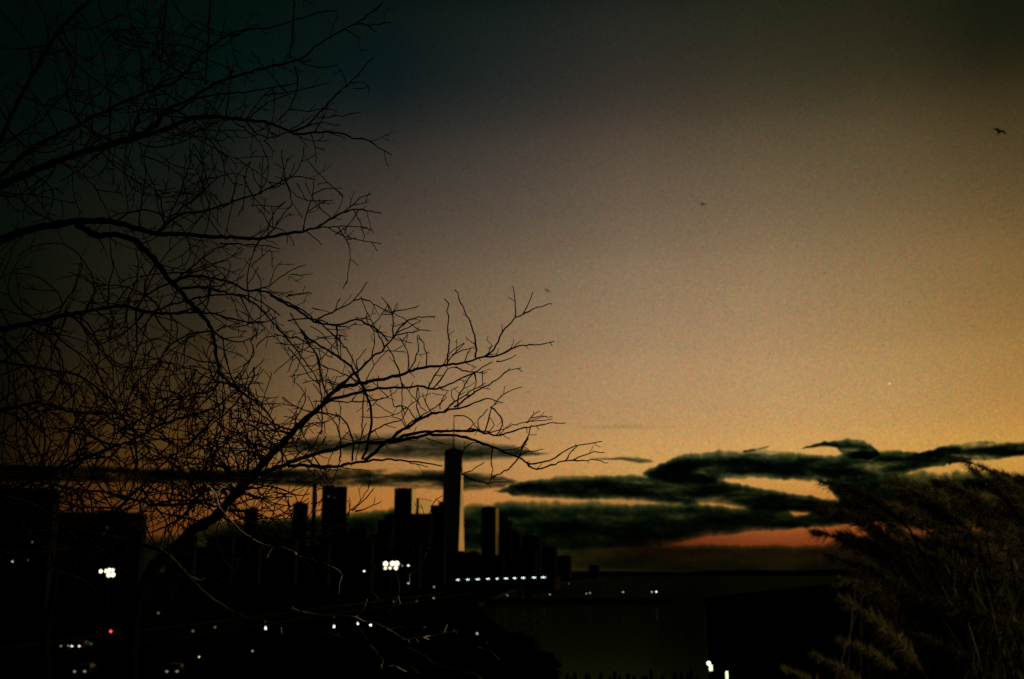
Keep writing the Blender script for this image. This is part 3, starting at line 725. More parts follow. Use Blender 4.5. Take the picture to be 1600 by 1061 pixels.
# ------------------------------------------------------------------ bare trees and shrub in the foreground
# Limbs are laid out as skeletons (x, y as seen from the terrace, plus their own distance) and grown into round tapered wood.
REG = {'A': (0, 0, 2.5), 'B': (0, 380, 3.196), 'C': (450, 420, 3.196), 'D': (300, 640, 3.196), 'E': (0, 720, 3.111), 'F': (400, 860, 3.2), 'W': (0, 0, 1.)}
def T(reg, s):
    ox, oy, k = REG[reg]; n = [float(v) for v in s.replace(';', ' ').replace(',', ' ').split()]
    return [(ox + a / k, oy + b / k) for a, b in zip(n[::2], n[1::2])]
def smooth(pts, step=6.):
    out = []
    for i in range(len(pts) - 1):
        p0 = pts[max(0, i - 1)]; p1 = pts[i]; p2 = pts[i + 1]; p3 = pts[min(len(pts) - 1, i + 2)]
        n = max(1, int(math.dist(p1, p2) / step))
        for k in range(n):
            t = k / n
            out.append(tuple(.5 * (2 * b + (c - a) * t + (2 * a - 5 * b + 4 * c - d) * t * t + (3 * b - a - 3 * c + d) * t ** 3) for a, b, c, d in zip(p0, p1, p2, p3)))
    out.append(pts[-1]); return out
tr = random.Random(21)
def wood(mb, pts, w0, w1, d0, d1, jit=.7, spur=.10, sides=6, wav=1.):
    """lay one tapered branch; returns its nodes (x, y, d, angle, width)"""
    sp = smooth(pts); n = len(sp); P3 = []; rad = []; nodes = []
    ph = tr.uniform(0, 9)
    for i, (x, y) in enumerate(sp):
        u = i / max(1, n - 1); d = d0 + (d1 - d0) * u + .05 * noise.noise(Vector((u * 4, ph, 0)))
        w = (1.18 if w0 < 7 else .98) * (w0 + (w1 - w0) * u ** .85)
        jx = tr.gauss(0, jit) if 0 < i < n - 1 else 0; jy = tr.gauss(0, jit) if 0 < i < n - 1 else 0
        x += jx; y += jy
        P3.append(P(x, y, d)); kn = 1.25 if tr.random() < .14 else 1.
        rad.append(w * kn / 2 / FPX * d)
        q = sp[min(n - 1, i + 1)]; p = sp[max(0, i - 1)]
        nodes.append((x, y, d, math.atan2(q[1] - p[1], q[0] - p[0]), w))
    mb.tube(P3, rad, sides if w0 < 9 else 9)
    for (x, y, d, a, w) in nodes[1:-1]:
        if tr.random() < spur:
            b = a + tr.choice((-1, 1)) * tr.uniform(.6, 1.2); L_ = tr.uniform(3, 7.5)
            mb.tube([P(x, y, d), P(x + math.cos(b) * L_, y + math.sin(b) * L_, d + tr.uniform(-.01, .01))], [max(.7, w * .3) / 2 / FPX * d, .5 / FPX * d], 4)
    return nodes
def twig(mb, x, y, d, a, L_, w, lvl, curl, rise=.0, step=6.5, wm=1.05):
    """crooked twig: turns a little at every node, side shoots alternate"""
    n = max(2, int(L_ / step)); P3 = [P(x, y, d)]; rad = [w / 2 / FPX * d]; dd = tr.gauss(0, .0045) * step
    zz = tr.choice((-1, 1)); side = tr.choice((-1, 1)); nxt = tr.uniform(2, 4)
    for i in range(n):
        zz = -zz
        a += curl * step + tr.gauss(0, .11) + zz * .13
        if rise: a += rise * math.sin(-math.pi / 2 - a)
        x += math.cos(a) * step; y += math.sin(a) * step; d += dd
        u = (i + 1) / n; wi = w * (1 - .62 * u)
        P3.append(P(x, y, d)); rad.append(max(wm, wi) / 2 / FPX * d)
        if lvl > 0 and i + 1 >= nxt and i < n - 1:
            nxt = i + 1 + (tr.uniform(2.2, 5.2) if wm < 1.2 else tr.uniform(3, 6.5)); side = -side if tr.random() < .8 else side
            twig(mb, x, y, d, a + side * tr.uniform(.5, 1.05), L_ * (1 - u * .6) * tr.uniform(.22, .55), max(wm, wi * .76), lvl - 1, tr.gauss(0, .009), rise * .6, step, wm)
        elif tr.random() < .10:
            b = a + tr.choice((-1, 1)) * tr.uniform(.6, 1.2); s = tr.uniform(3, 6)
            mb.tube([P(x, y, d), P(x + math.cos(b) * s, y + math.sin(b) * s, d)], [.5 / FPX * d, .4 / FPX * d], 4, False)
    mb.tube(P3, rad, 5 if w > 1.6 else 4, False)
def tree(name, label, trunk_pts, limbs, fill=(), bark='bark', twigm='twig', base=None, cat='tree'):
    tb = base or P(*trunk_pts[0][:3])
    t = thing(name, label, cat, tb)
    m_ = MB(); m_.tube([P(x, y, d) for x, y, d, w in trunk_pts], [w / 2 / FPX * d for x, y, d, w in trunk_pts], 12)
    m_.build('trunk', M[bark], t, smooth=True, world=True)
    built = []
    for lb in limbs:
        m_ = MB(); tw = MB(); all_nodes = []
        for i, (reg, s, w0, w1, d0, d1) in enumerate(lb['wood']):
            nd = wood(m_, T(reg, s), w0, w1, d0, d1, jit=lb.get('jit', .7), spur=lb.get('spur', .10) if w0 < 9 else .03); all_nodes.append((i, nd))
        rate, lo, hi, rise = lb.get('tw', (0, 10, 30, 0)); lv = lb.get('lvl', 1)
        for i, nd in all_nodes:
            k = tr.uniform(2, 6)
            for j, (x, y, d, a, w) in enumerate(nd):
                if lb.get('xmin') and x < lb['xmin']: continue
                if rate and j >= k and j < len(nd) - 1:
                    k = j + tr.expovariate(rate) + 1
                    sd = tr.choice((-1, 1))
                    L_ = tr.uniform(lo, hi) * (1 if i == 0 else .75)
                    twig(tw, x, y, d, a + sd * tr.uniform(.45, 1.1), L_, min(w * .7, lb.get('tww', 2.1)), lv, tr.gauss(0, lb.get('curl', .004)), rise)
        built.append((lb, m_, tw, [q for _, nd in all_nodes for q in nd]))
    pool = [(q, b_[2]) for b_ in built for q in b_[3]]
    for (x0, x1, y0, y1, n, lo, hi, w, lv) in fill:      # fine growth crowding part of the crown
        for k in range(n):
            tx = x0 + (x1 - x0) * tr.random(); ty = y0 + (y1 - y0) * tr.random() ** .8
            near = [p for p in (tr.choice(pool) for _ in range(60)) if math.dist(p[0][:2], (tx, ty)) < 150]
            if not near: continue
            (x, y, d, a, ww), tw = min(near, key=lambda p: math.dist(p[0][:2], (tx, ty)))
            c = tr.gauss(0, .009); L_ = tr.uniform(lo, hi)
            twig(tw, x, y, d, math.atan2(ty - y, tx - x) + tr.gauss(0, .5) - c * L_ * .4, L_, min(w, max(2., ww * .85)), lv, c, 0., 8., 1.5)
    for lb, m_, tw, _ in built:
        b = m_.build('branch', M[lb.get('mat', bark)], t, smooth=True, world=True)
        if tw.v:
            g = tw.build('twig_growth', M[lb.get('tmat', twigm)], b, world=False)
            inv = t.matrix_basis.inverted()
            g.data.transform(inv); tag(g, kind='stuff')
    return t

UPPER = [
    {'wood': [('A', '-90 765; 0 725; 100 680; 200 640; 300 600; 400 575; 500 548; 600 520; 680 490; 740 465; 820 455; 900 462; 980 470; 1050 480; 1110 505; 1165 525; 1200 520; 1260 515; 1330 520; 1380 540; 1430 545; 1480 575; 1530 605', 13, 1.5, 4.4, 3.9),
        ('A', '1130 515; 1190 495; 1240 450; 1290 395; 1340 345; 1390 300; 1455 225', 3, 1.2, 4.0, 3.8), ('A', '1350 340; 1345 300; 1320 268', 1.5, 1, 3.9, 3.85),
        ('A', '1370 325; 1420 320; 1445 350', 1.5, 1, 3.9, 3.9), ('A', '1240 460; 1320 455; 1410 438', 1.6, 1, 3.95, 4.0), ('A', '1190 495; 1260 480; 1330 490', 1.6, 1, 4, 4),
        ('A', '960 470; 1000 520; 1060 540; 1130 510', 2, 1.5, 4, 4), ('A', '900 465; 950 500; 1010 550; 1030 590', 2, 1, 4, 3.9), ('A', '1030 545; 1075 595', 1.5, 1, 3.95, 3.9), ('A', '1160 525; 1200 575', 1.5, 1, 3.95, 3.9),
        ('A', '680 490; 760 530; 870 550; 890 520', 2, 1, 4.1, 4.2), ('A', '960 470; 1050 400; 1150 360', 2, 1.1, 4, 4.2), ('A', '1380 345; 1415 345; 1440 335', 1.2, .9, 3.9, 3.9)],
        'tw': (.14, 18, 56, .02), 'tww': 2.5, 'lvl': 2, 'xmin': 60},
    {'wood': [('A', '420 575; 480 545; 600 500; 650 430; 720 400; 800 350; 880 310; 980 280; 1060 260; 1140 240; 1190 220; 1230 185; 1290 145; 1350 110; 1400 85; 1450 50; 1495 10', 7, 1.4, 4.5, 4.2),
        ('A', '1380 95; 1430 95; 1470 125', 1.6, 1, 4.2, 4.2), ('A', '1400 90; 1450 98; 1530 85', 1.6, 1, 4.2, 4.2), ('A', '1350 115; 1410 155', 1.6, 1, 4.2, 4.2), ('A', '1150 235; 1215 240', 1.6, 1, 4.2, 4.2),
        ('A', '1150 260; 1165 330; 1120 440; 1050 490', 2, 1.2, 4.3, 4.1), ('A', '880 470; 890 400; 910 270', 2, 1.2, 4.3, 4.3)], 'tw': (.14, 18, 56, .02), 'tww': 2.5, 'lvl': 2},
    {'wood': [('A', '-90 765; 0 690; 80 615; 160 560; 300 490; 400 440; 500 390; 600 350; 700 310; 770 230; 840 170; 930 120; 1050 110; 1150 80; 1240 50; 1320 40', 7, 1.4, 5.6, 5.2),
        ('A', '-90 765; 60 420; 250 100; 480 -70; 800 -130; 1150 -110', 8, 2.5, 4.6, 5.3), ('A', '1150 -110; 1150 -10; 1145 100; 1130 230', 2.2, 1.6, 5.2, 4.4), ('A', '800 -130; 820 -10; 815 80; 810 230; 800 330', 2.4, 1.6, 5.4, 5.), ('A', '655 -105; 650 -10; 640 150; 625 290', 2.6, 1.6, 5.5, 5.2), ('A', '900 150; 1000 95; 1010 100', 2, 1, 5.3, 5.3)],
        'tw': (.12, 24, 70, .03)},
    {'wood': [('A', '560 520; 640 450; 700 430; 760 390; 850 370; 950 360; 1050 345; 1160 325', 4, 1.2, 4.6, 4.4), ('A', '1030 375; 1180 350; 1290 320', 1.6, 1, 4.4, 4.4), ('A', '430 545; 300 470; 260 340; 300 250', 3, 1.2, 4.7, 5.4), ('A', '430 545; 430 440; 440 350', 3, 1.4, 4.7, 5), ('A', '520 530; 545 450; 560 440; 700 430', 2.4, 1.2, 4.6, 4.8)],
        'tw': (.08, 20, 46, .02)},
    {'wood': [('A', '-80 975; 0 940; 100 900; 200 880; 300 865; 400 862; 480 876; 560 900; 620 915; 720 915; 820 925; 920 928; 1020 932; 1100 915; 1180 905; 1240 885; 1300 850; 1350 825; 1400 820; 1490 833', 14, 1.5, 4.2, 3.9),
        ('A', '1230 890; 1300 885; 1370 885; 1435 888', 2, 1.1, 3.9, 3.9), ('A', '1200 905; 1225 925; 1255 955', 1.7, 1, 3.9, 3.9), ('A', '1320 840; 1380 800; 1410 770; 1450 757', 1.8, 1, 3.9, 3.95), ('A', '1380 800; 1440 788', 1.3, .9, 3.9, 3.9),
        ('A', '1040 930; 1080 880; 1120 820; 1140 790; 1120 720', 2, 1.1, 3.95, 4.1), ('A', '1180 905; 1200 830; 1220 760; 1225 710', 2, 1.1, 3.9, 3.9), ('A', '1220 760; 1260 740; 1335 735', 1.5, .9, 3.9, 3.9), ('A', '1200 825; 1260 790; 1305 780', 1.5, .9, 3.9, 3.9),
        ('A', '1180 850; 1140 790', 1.5, 1, 3.9, 3.95), ('A', '1065 890; 1020 830; 1000 800', 1.7, 1, 3.95, 4), ('A', '1065 890; 1070 830; 1110 795', 1.6, 1, 3.95, 4), ('A', '1240 885; 1310 835; 1340 765', 1.4, .9, 3.9, 3.9), ('A', '1320 885; 1335 910', 1.2, .9, 3.9, 3.9)],
        'tw': (.10, 14, 42, .02)},
    {'wood': [('A', '620 905; 700 840; 780 830; 850 810; 930 780; 1000 760; 1060 730; 1110 705; 1160 690; 1235 703', 4, 1.2, 4.2, 4.1), ('A', '900 795; 920 730; 930 680; 980 630', 2, 1, 4.2, 4.2), ('A', '640 880; 700 820; 760 780; 800 740; 880 680; 965 690', 2.6, 1.1, 4.2, 4.4), ('A', '780 770; 810 710; 850 630', 1.7, 1, 4.3, 4.4),
        ('A', '700 770; 740 640; 755 560', 2, 1, 4.6, 5), ('A', '540 900; 555 780; 570 650; 540 550', 2.2, 1.2, 4.6, 5), ('A', '640 870; 630 790; 600 740; 540 690', 2.2, 1.2, 4.4, 4.7)],
        'tw': (.12, 18, 50, .02), 'lvl': 2},
    {'wood': [('A', '300 880; 380 920; 450 915; 530 938; 560 970; 600 1010; 640 1060', 9.5, 8, 4.1, 3.95), ('B', '812 138; 850 185; 900 230; 940 290; 1000 350; 1050 410; 1070 480; 1080 560; 1100 650; 1160 710; 1240 770; 1310 820; 1360 890; 1400 970', 8.5, 2.5, 3.95, 3.85),
        ('B', '870 190; 920 150; 980 100; 1040 55; 1100 20; 1200 0', 3, 1.2, 3.95, 4.1), ('B', '870 190; 800 220; 730 260; 670 310', 3, 2, 3.95, 4.1), ('B', '1100 0; 1200 5; 1300 8; 1400 30', 2.4, 1.1, 4, 3.9),
        ('B', '900 155; 1000 120; 1080 95; 1145 85', 1.9, 1, 4, 4), ('B', '1050 440; 960 450; 880 490; 840 520; 790 590; 740 640; 680 700; 640 780', 2.6, 1.6, 3.9, 4.2)],
        'tw': (.16, 22, 80, .01), 'lvl': 2, 'xmin': 150, 'tww': 2.4, 'curl': .007},
    {'wood': [('B', '870 190; 950 165; 1050 175; 1150 195; 1230 235; 1330 245; 1420 290; 1500 330; 1600 400; 1690 480; 1750 560; 1790 650', 3.6, 1.5, 3.8, 3.7), ('B', '900 230; 1000 220; 1100 240; 1200 265; 1280 310; 1350 380; 1420 460; 1500 560; 1560 640; 1600 720', 3.4, 1.5, 3.8, 3.7),
        ('B', '1260 240; 1340 215; 1400 170; 1470 130; 1530 105', 2, 1, 3.8, 3.8), ('B', '1450 155; 1500 160; 1560 145', 1.5, .9, 3.8, 3.8), ('B', '1350 210; 1370 130; 1410 90', 1.6, .9, 3.8, 3.8), ('B', '1360 120; 1355 40', 1.5, 1, 3.8, 3.8), ('B', '1170 245; 1200 150; 1260 65', 1.7, 1, 3.8, 3.9), ('B', '1300 250; 1300 170; 1255 115', 1.6, .9, 3.8, 3.8),
        ('B', '1330 240; 1400 250; 1470 240', 1.6, .9, 3.8, 3.8), ('B', '1430 265; 1500 255; 1555 248', 1.5, .9, 3.8, 3.8), ('C', '0 390; 50 450; 110 540; 160 580', 2, 1.3, 3.7, 3.7), ('C', '-60 290; 0 340; 80 360; 150 440; 160 530; 165 650; 170 750; 165 830', 2.3, 1.5, 3.7, 3.7)],
        'tw': (.11, 18, 46, .01), 'tmat': 'twig', 'mat': 'lit_tone_bark'},
    {'wood': [('B', '-60 445; 0 430; 100 410; 200 390; 300 365; 380 350; 450 335; 540 320; 620 315; 700 335; 770 345; 850 352; 950 345; 1050 350; 1130 368; 1200 385; 1270 400; 1330 390; 1380 370', 9, 1.8, 4.2, 3.95), ('B', '770 345; 850 310; 950 280; 1040 265; 1150 255; 1240 265; 1330 310; 1400 360', 3.2, 1.4, 4.1, 4), 
        ('B', '540 320; 545 220; 565 120; 550 30', 2.6, 1.2, 4.2, 4.5), ('B', '620 310; 670 220; 690 120; 680 30', 2.6, 1.2, 4.2, 4.4), ('B', '850 352; 885 410; 880 480', 2, 1.3, 4.1, 4.1), ('B', '460 330; 470 200; 420 90; 380 40', 2.4, 1.2, 4.3, 4.6), ('B', '300 340; 380 200; 400 100', 2.4, 1.2, 4.4, 4.7)],
        'tw': (.22, 22, 90, .02), 'lvl': 2, 'tww': 2.6, 'curl': .006},
]
MID = [
    {'wood': [('D', '-60 680; 0 600; 60 570; 130 520; 200 440; 260 380; 310 320; 370 250; 430 190; 490 130; 540 70; 600 20; 640 -20', 19, 7.5, 3.9, 3.85), ('C', '165 690; 205 640; 250 600; 310 580; 380 570; 450 555; 540 535; 600 518; 640 503; 690 490; 780 482; 860 472; 920 455; 975 440; 1010 420; 1040 380; 1070 320; 1110 270; 1135 245; 1180 225; 1225 200; 1270 185; 1320 175', 6.5, 1.3, 3.85, 3.75),
        ('C', '1135 245; 1137 190; 1130 140; 1122 85', 2, 1.1, 3.75, 3.75), ('C', '1172 228; 1195 185; 1210 150; 1222 115', 1.8, 1.1, 3.75, 3.75), ('C', '935 445; 940 380; 930 330; 910 270; 885 215; 858 165; 850 125; 832 105', 2.6, 1.2, 3.78, 3.8), ('C', '795 480; 800 410; 803 360; 798 310; 803 260; 795 215; 802 175; 780 148', 2.5, 1.2, 3.8, 3.8),
        ('C', '980 438; 1040 435; 1090 415; 1130 390; 1170 383; 1230 380; 1280 372; 1330 362', 2.8, 1.2, 3.78, 3.7), ('C', '1310 368; 1320 385', 1.2, .9, 3.7, 3.7), ('C', '1040 462; 1090 458; 1140 430', 1.8, 1, 3.78, 3.78), ('C', '985 435; 1020 385; 1000 400', 1.5, 1, 3.78, 3.78), ('C', '1130 388; 1165 360', 1.3, .9, 3.75, 3.75),
        ('C', '600 515; 625 470; 650 410; 645 335', 2.2, 1.1, 3.82, 3.85), ('C', '690 490; 690 420; 675 370; 650 330', 2.0, 1.1, 3.82, 3.85), ('C', '600 515; 600 430; 575 375; 550 340', 2, 1.2, 3.82, 3.8),
        ('C', '795 470; 840 410; 880 372', 2, 1, 3.8, 3.8), ('C', '820 430; 870 408; 930 392', 1.8, 1, 3.8, 3.8), ('C', '880 470; 895 420; 915 395', 1.6, 1, 3.8, 3.8)], 'tw': (.055, 9, 30, .03), 'xmin': 440, 'tww': 1.8},
    {'wood': [('C', '170 675; 230 650; 300 632; 380 612; 450 600; 530 592; 600 590; 660 585; 700 597; 760 598; 800 580; 850 555; 900 530; 950 510; 985 480; 1020 465', 5, 1.4, 3.84, 3.75),
        ('C', '700 597; 720 560; 745 510; 780 470; 810 420; 850 390; 880 370', 2.2, 1, 3.8, 3.85), ('C', '840 490; 870 510; 930 515; 995 515', 2, 1, 3.8, 3.8), ('C', '850 700; 850 640; 885 580; 900 545; 940 515', 2.2, 1.6, 3.7, 3.78), ('C', '930 515; 940 560; 930 620', 2, 1.2, 3.78, 3.7), ('C', '970 510; 975 560; 970 590', 1.7, 1.1, 3.78, 3.75),
        ('C', '575 590; 545 490; 520 430; 490 380', 2.2, 1.3, 3.83, 3.85), ('C', '650 585; 640 640; 660 690; 690 710', 1.9, 1.2, 3.8, 3.7), ('C', '720 600; 760 560; 800 500; 845 490', 2, 1.2, 3.8, 3.8), ('C', '380 612; 420 650; 500 640; 545 600', 1.8, 1, 3.85, 3.85), ('C', '200 660; 300 665; 420 660; 500 640', 2.0, 1.2, 3.9, 3.95)], 'tw': (.07, 9, 32, .03), 'tww': 1.8},
    {'wood': [('C', '205 635; 250 590; 320 535; 370 490; 420 440; 470 410; 500 370; 530 335; 560 295; 600 260; 650 242; 735 238', 4.6, 1.2, 3.9, 4.0), ('C', '530 335; 600 320; 660 305; 715 312', 2, 1, 3.95, 4), ('C', '545 320; 600 290; 665 260', 1.8, 1, 3.95, 4), ('C', '525 340; 525 280; 520 220; 500 180; 465 140', 2.4, 1, 3.95, 4.1), ('C', '520 220; 560 205; 610 200; 655 182', 1.9, 1, 4, 4), ('C', '525 215; 550 190', 1.4, 1, 4, 4),
        ('C', '480 390; 445 320; 400 275; 390 230; 400 220', 2, 1.2, 3.95, 4), ('C', '420 440; 430 370; 430 300', 1.8, 1.1, 3.95, 4.), ('C', '350 505; 345 460; 390 400', 1.7, 1, 3.95, 3.95), ('C', '360 570; 330 510; 280 460; 200 410; 120 360; 60 300', 3.6, 2.6, 3.88, 3.85), ('C', '360 570; 390 630; 410 690; 418 760; 410 820; 395 890; 370 950', 3.6, 3.2, 3.88, 3.8),
        ('C', '205 635; 175 580; 155 500; 140 420; 100 370; 60 300; 10 220', 2.8, 1.6, 3.9, 3.95), ('C', '360 570; 270 520; 180 490; 150 470', 2, 1.1, 3.88, 3.9)], 'tw': (.11, 10, 36, .02), 'tww': 1.8},
    {'wood': [('C', '-90 130; 0 180; 80 230; 150 270; 220 282; 290 268; 340 252; 390 272; 440 300; 500 360', 3.6, 2, 3.75, 3.9), ('C', '150 250; 220 215; 280 185; 330 160; 350 130; 375 90; 395 65', 2.4, 1.2, 3.8, 3.85), ('C', '330 158; 390 155; 440 185; 500 215; 525 225', 1.9, 1.3, 3.85, 3.95), ('C', '240 280; 245 360; 255 440', 2.2, 1.2, 3.8, 3.8), ('C', '120 195; 190 215; 220 225', 1.6, 1, 3.8, 3.8), ('C', '260 150; 235 200; 225 215', 1.4, 1, 3.8, 3.8),
        ('C', '220 282; 300 290; 340 270', 2, 1.4, 3.8, 3.85), ('C', '0 260; 120 250; 200 270', 2, 1.4, 3.8, 3.8), ('C', '100 370; 180 340; 300 335', 1.6, 1, 3.8, 3.8), ('C', '0 130; 50 125; 120 122', 1.5, .9, 3.8, 3.8)], 'tw': (.12, 12, 38, .02), 'tww': 1.7, 'mat': 'bark'},
    {'wood': [('D', '180 450; 230 400; 290 350; 380 310; 460 275; 540 245; 600 225; 700 200; 800 170; 880 165', 8.5, 5.2, 3.75, 3.7), ('C', '390 870; 470 868; 530 855; 600 830; 680 815; 760 810; 850 812; 920 810; 1000 820; 1050 830; 1110 815; 1180 795; 1260 780; 1330 772; 1385 770', 5.2, 1.2, 3.7, 3.55),
        ('C', '850 812; 930 803; 1010 815; 1100 790; 1180 768; 1250 757; 1320 750', 2.2, 1.1, 3.62, 3.55), ('C', '1195 770; 1220 730; 1260 712', 1.8, 1, 3.58, 3.58), ('C', '1215 745; 1270 735; 1320 738', 1.5, .9, 3.58, 3.58), ('C', '1190 768; 1240 750; 1290 735', 1.4, .9, 3.57, 3.57), ('C', '1240 785; 1255 805', 1.3, .9, 3.57, 3.57), ('C', '1190 790; 1195 820', 1.2, .9, 3.57, 3.57),
        ('C', '980 820; 1000 760; 1020 690; 1060 640; 1120 605; 1168 590', 2, 1.1, 3.6, 3.65), ('C', '1010 690; 1050 720; 1075 780; 1040 830', 2, 1.4, 3.6, 3.6), ('C', '830 735; 880 735; 920 760; 950 810', 1.8, 1.3, 3.65, 3.62), ('C', '1000 815; 1030 780; 1005 740', 1.5, 1, 3.6, 3.6), ('C', '960 810; 950 760; 1000 700', 1.6, 1, 3.6, 3.62), ('C', '1060 825; 1090 790; 1115 770', 1.4, .9, 3.6, 3.6)], 'tw': (.07, 9, 30, .03), 'tww': 1.7},
    {'wood': [('C', '500 870; 600 850; 680 832; 760 828; 840 835; 910 850; 970 873; 1020 890; 1080 915; 1140 940; 1170 955; 1210 975; 1280 965; 1330 945; 1380 910; 1430 885; 1500 875; 1568 862', 5, 1.3, 3.66, 3.5), ('C', '1195 970; 1220 1000; 1290 992; 1350 970; 1400 958; 1470 958; 1540 955; 1598 968', 2.6, 1.2, 3.55, 3.5), ('C', '1380 962; 1420 905; 1445 885', 1.8, 1.2, 3.52, 3.5), ('C', '1430 955; 1480 930; 1530 918; 1580 918', 1.9, 1.1, 3.5, 3.5),
        ('C', '1165 895; 1200 830; 1215 780', 2.2, 1.2, 3.58, 3.6), ('C', '1150 945; 1180 880; 1200 840', 2, 1.4, 3.57, 3.6), ('C', '1060 905; 1130 898; 1195 875', 1.8, 1, 3.6, 3.6), ('C', '1150 940; 1190 915; 1275 902', 2, 1, 3.57, 3.55), ('C', '1020 885; 1015 960; 1020 1000; 1015 1050', 2, 1.3, 3.6, 3.6), ('C', '1150 945; 1100 1000; 1040 1030; 1010 1050', 2.4, 1.6, 3.57, 3.6), ('C', '880 1030; 940 1060; 1000 1068; 1100 1065; 1130 1070', 2, 1.2, 3.6, 3.58), ('C', '1015 1050; 1000 1075', 1.6, 1, 3.6, 3.6),
        ('C', '870 1030; 920 1005; 980 965', 1.9, 1, 3.62, 3.6), ('C', '870 1030; 860 960; 880 900; 920 870; 960 870', 1.9, 1.2, 3.62, 3.62), ('C', '690 845; 760 870; 790 880', 1.6, 1, 3.66, 3.66), ('C', '1130 930; 1180 890; 1190 910', 1.4, .9, 3.57, 3.57)], 'tw': (.05, 9, 26, .02), 'tww': 1.7},
    {'wood': [('C', '380 955; 400 945; 450 900; 500 860; 550 815; 600 790; 660 750; 720 725; 780 712; 830 700; 880 692; 950 660; 1010 650; 1075 670', 5.2, 1.3, 3.75, 3.75), ('C', '830 690; 900 640; 960 600; 1020 570; 1060 540; 1100 510; 1165 495', 2.8, 1.1, 3.75, 3.8), ('C', '1150 500; 1172 515', 1.1, .9, 3.8, 3.8), ('C', '1085 520; 1110 495', 1.3, .9, 3.8, 3.8), ('C', '780 710; 830 660; 870 640; 930 600; 985 570', 2.2, 1.2, 3.75, 3.78),
        ('C', '560 815; 640 750; 700 715; 750 680; 790 640; 720 620', 2.2, 1, 3.75, 3.8), ('C', '590 800; 560 750; 520 740', 1.7, 1, 3.75, 3.75), ('C', '640 760; 590 690; 530 690', 1.9, 1, 3.75, 3.75), ('C', '660 745; 640 680; 655 640; 650 590', 1.9, 1, 3.75, 3.8), ('C', '720 720; 690 670; 670 620', 1.8, 1, 3.75, 3.75), ('C', '410 820; 480 780; 570 750; 600 690; 640 660', 2.2, 1.1, 3.8, 3.8), ('C', '760 700; 775 640; 800 610; 760 600', 1.7, 1, 3.76, 3.76), ('C', '830 660; 815 610; 850 590', 1.5, 1, 3.76, 3.76), ('C', '580 700; 560 685; 530 690', 1.4, .9, 3.78, 3.78)], 'tw': (.08, 9, 34, .02), 'tww': 1.7},
    {'wood': [('C', '0 985; 60 980; 150 990; 220 992; 300 975; 380 960; 470 953; 560 955; 640 965; 700 972; 770 985', 5, 1.6, 3.7, 3.6), ('C', '260 960; 260 860; 240 780; 200 730; 130 715', 2.4, 1.2, 3.7, 3.7), ('C', '320 960; 325 860; 300 790; 260 740; 180 720; 60 700; -30 640', 2.6, 1.4, 3.7, 3.8), ('C', '380 610; 370 690; 375 760; 368 840', 2, 1.4, 3.85, 3.8), ('C', '165 655; 170 750; 165 830', 2, 1.4, 3.85, 3.8), ('C', '560 955; 640 975; 700 990', 1.7, 1, 3.65, 3.62), ('C', '0 820; 100 780; 200 760', 2, 1.1, 3.8, 3.8), ('C', '50 730; 90 640; 40 570', 1.8, 1, 3.9, 3.9)], 'tw': (.10, 9, 34, .02), 'tww': 1.8},
    {'wood': [('D', '0 405; 100 402; 220 400; 300 395; 380 380; 450 400; 530 425; 590 420', 3.6, 1.4, 3.7, 3.7), ('D', '60 300; 140 340; 220 400; 330 440; 420 470; 500 480', 3, 1.2, 3.8, 3.8), ('D', '230 470; 320 440; 400 450; 520 400; 590 370', 2.2, 1, 3.8, 3.85), ('D', '180 500; 280 520; 400 545; 500 538', 2.2, 1.1, 3.8, 3.8), ('D', '330 300; 300 200; 230 130; 160 90', 2.2, 1.2, 3.85, 3.9), ('D', '260 370; 180 300; 120 180; 130 60', 2.6, 1.2, 3.85, 4), ('D', '330 290; 350 180; 310 70', 2, 1, 3.85, 4), ('D', '180 500; 400 640; 620 640; 740 560; 780 515; 830 470; 860 420; 900 360', 2, 1.1, 3.75, 3.7), ('D', '800 505; 860 450; 910 390', 2, 1, 3.7, 3.7), ('D', '815 510; 880 490; 945 458', 1.9, 1, 3.7, 3.7), ('D', '740 560; 770 550; 790 500; 785 440', 1.8, 1, 3.7, 3.7), ('D', '620 640; 900 660; 1120 600; 1185 520; 1200 470; 1250 430', 1.7, 1, 3.7, 3.65)],
        'tw': (.30, 14, 60, .01), 'lvl': 2, 'tww': 2.2, 'curl': .008},
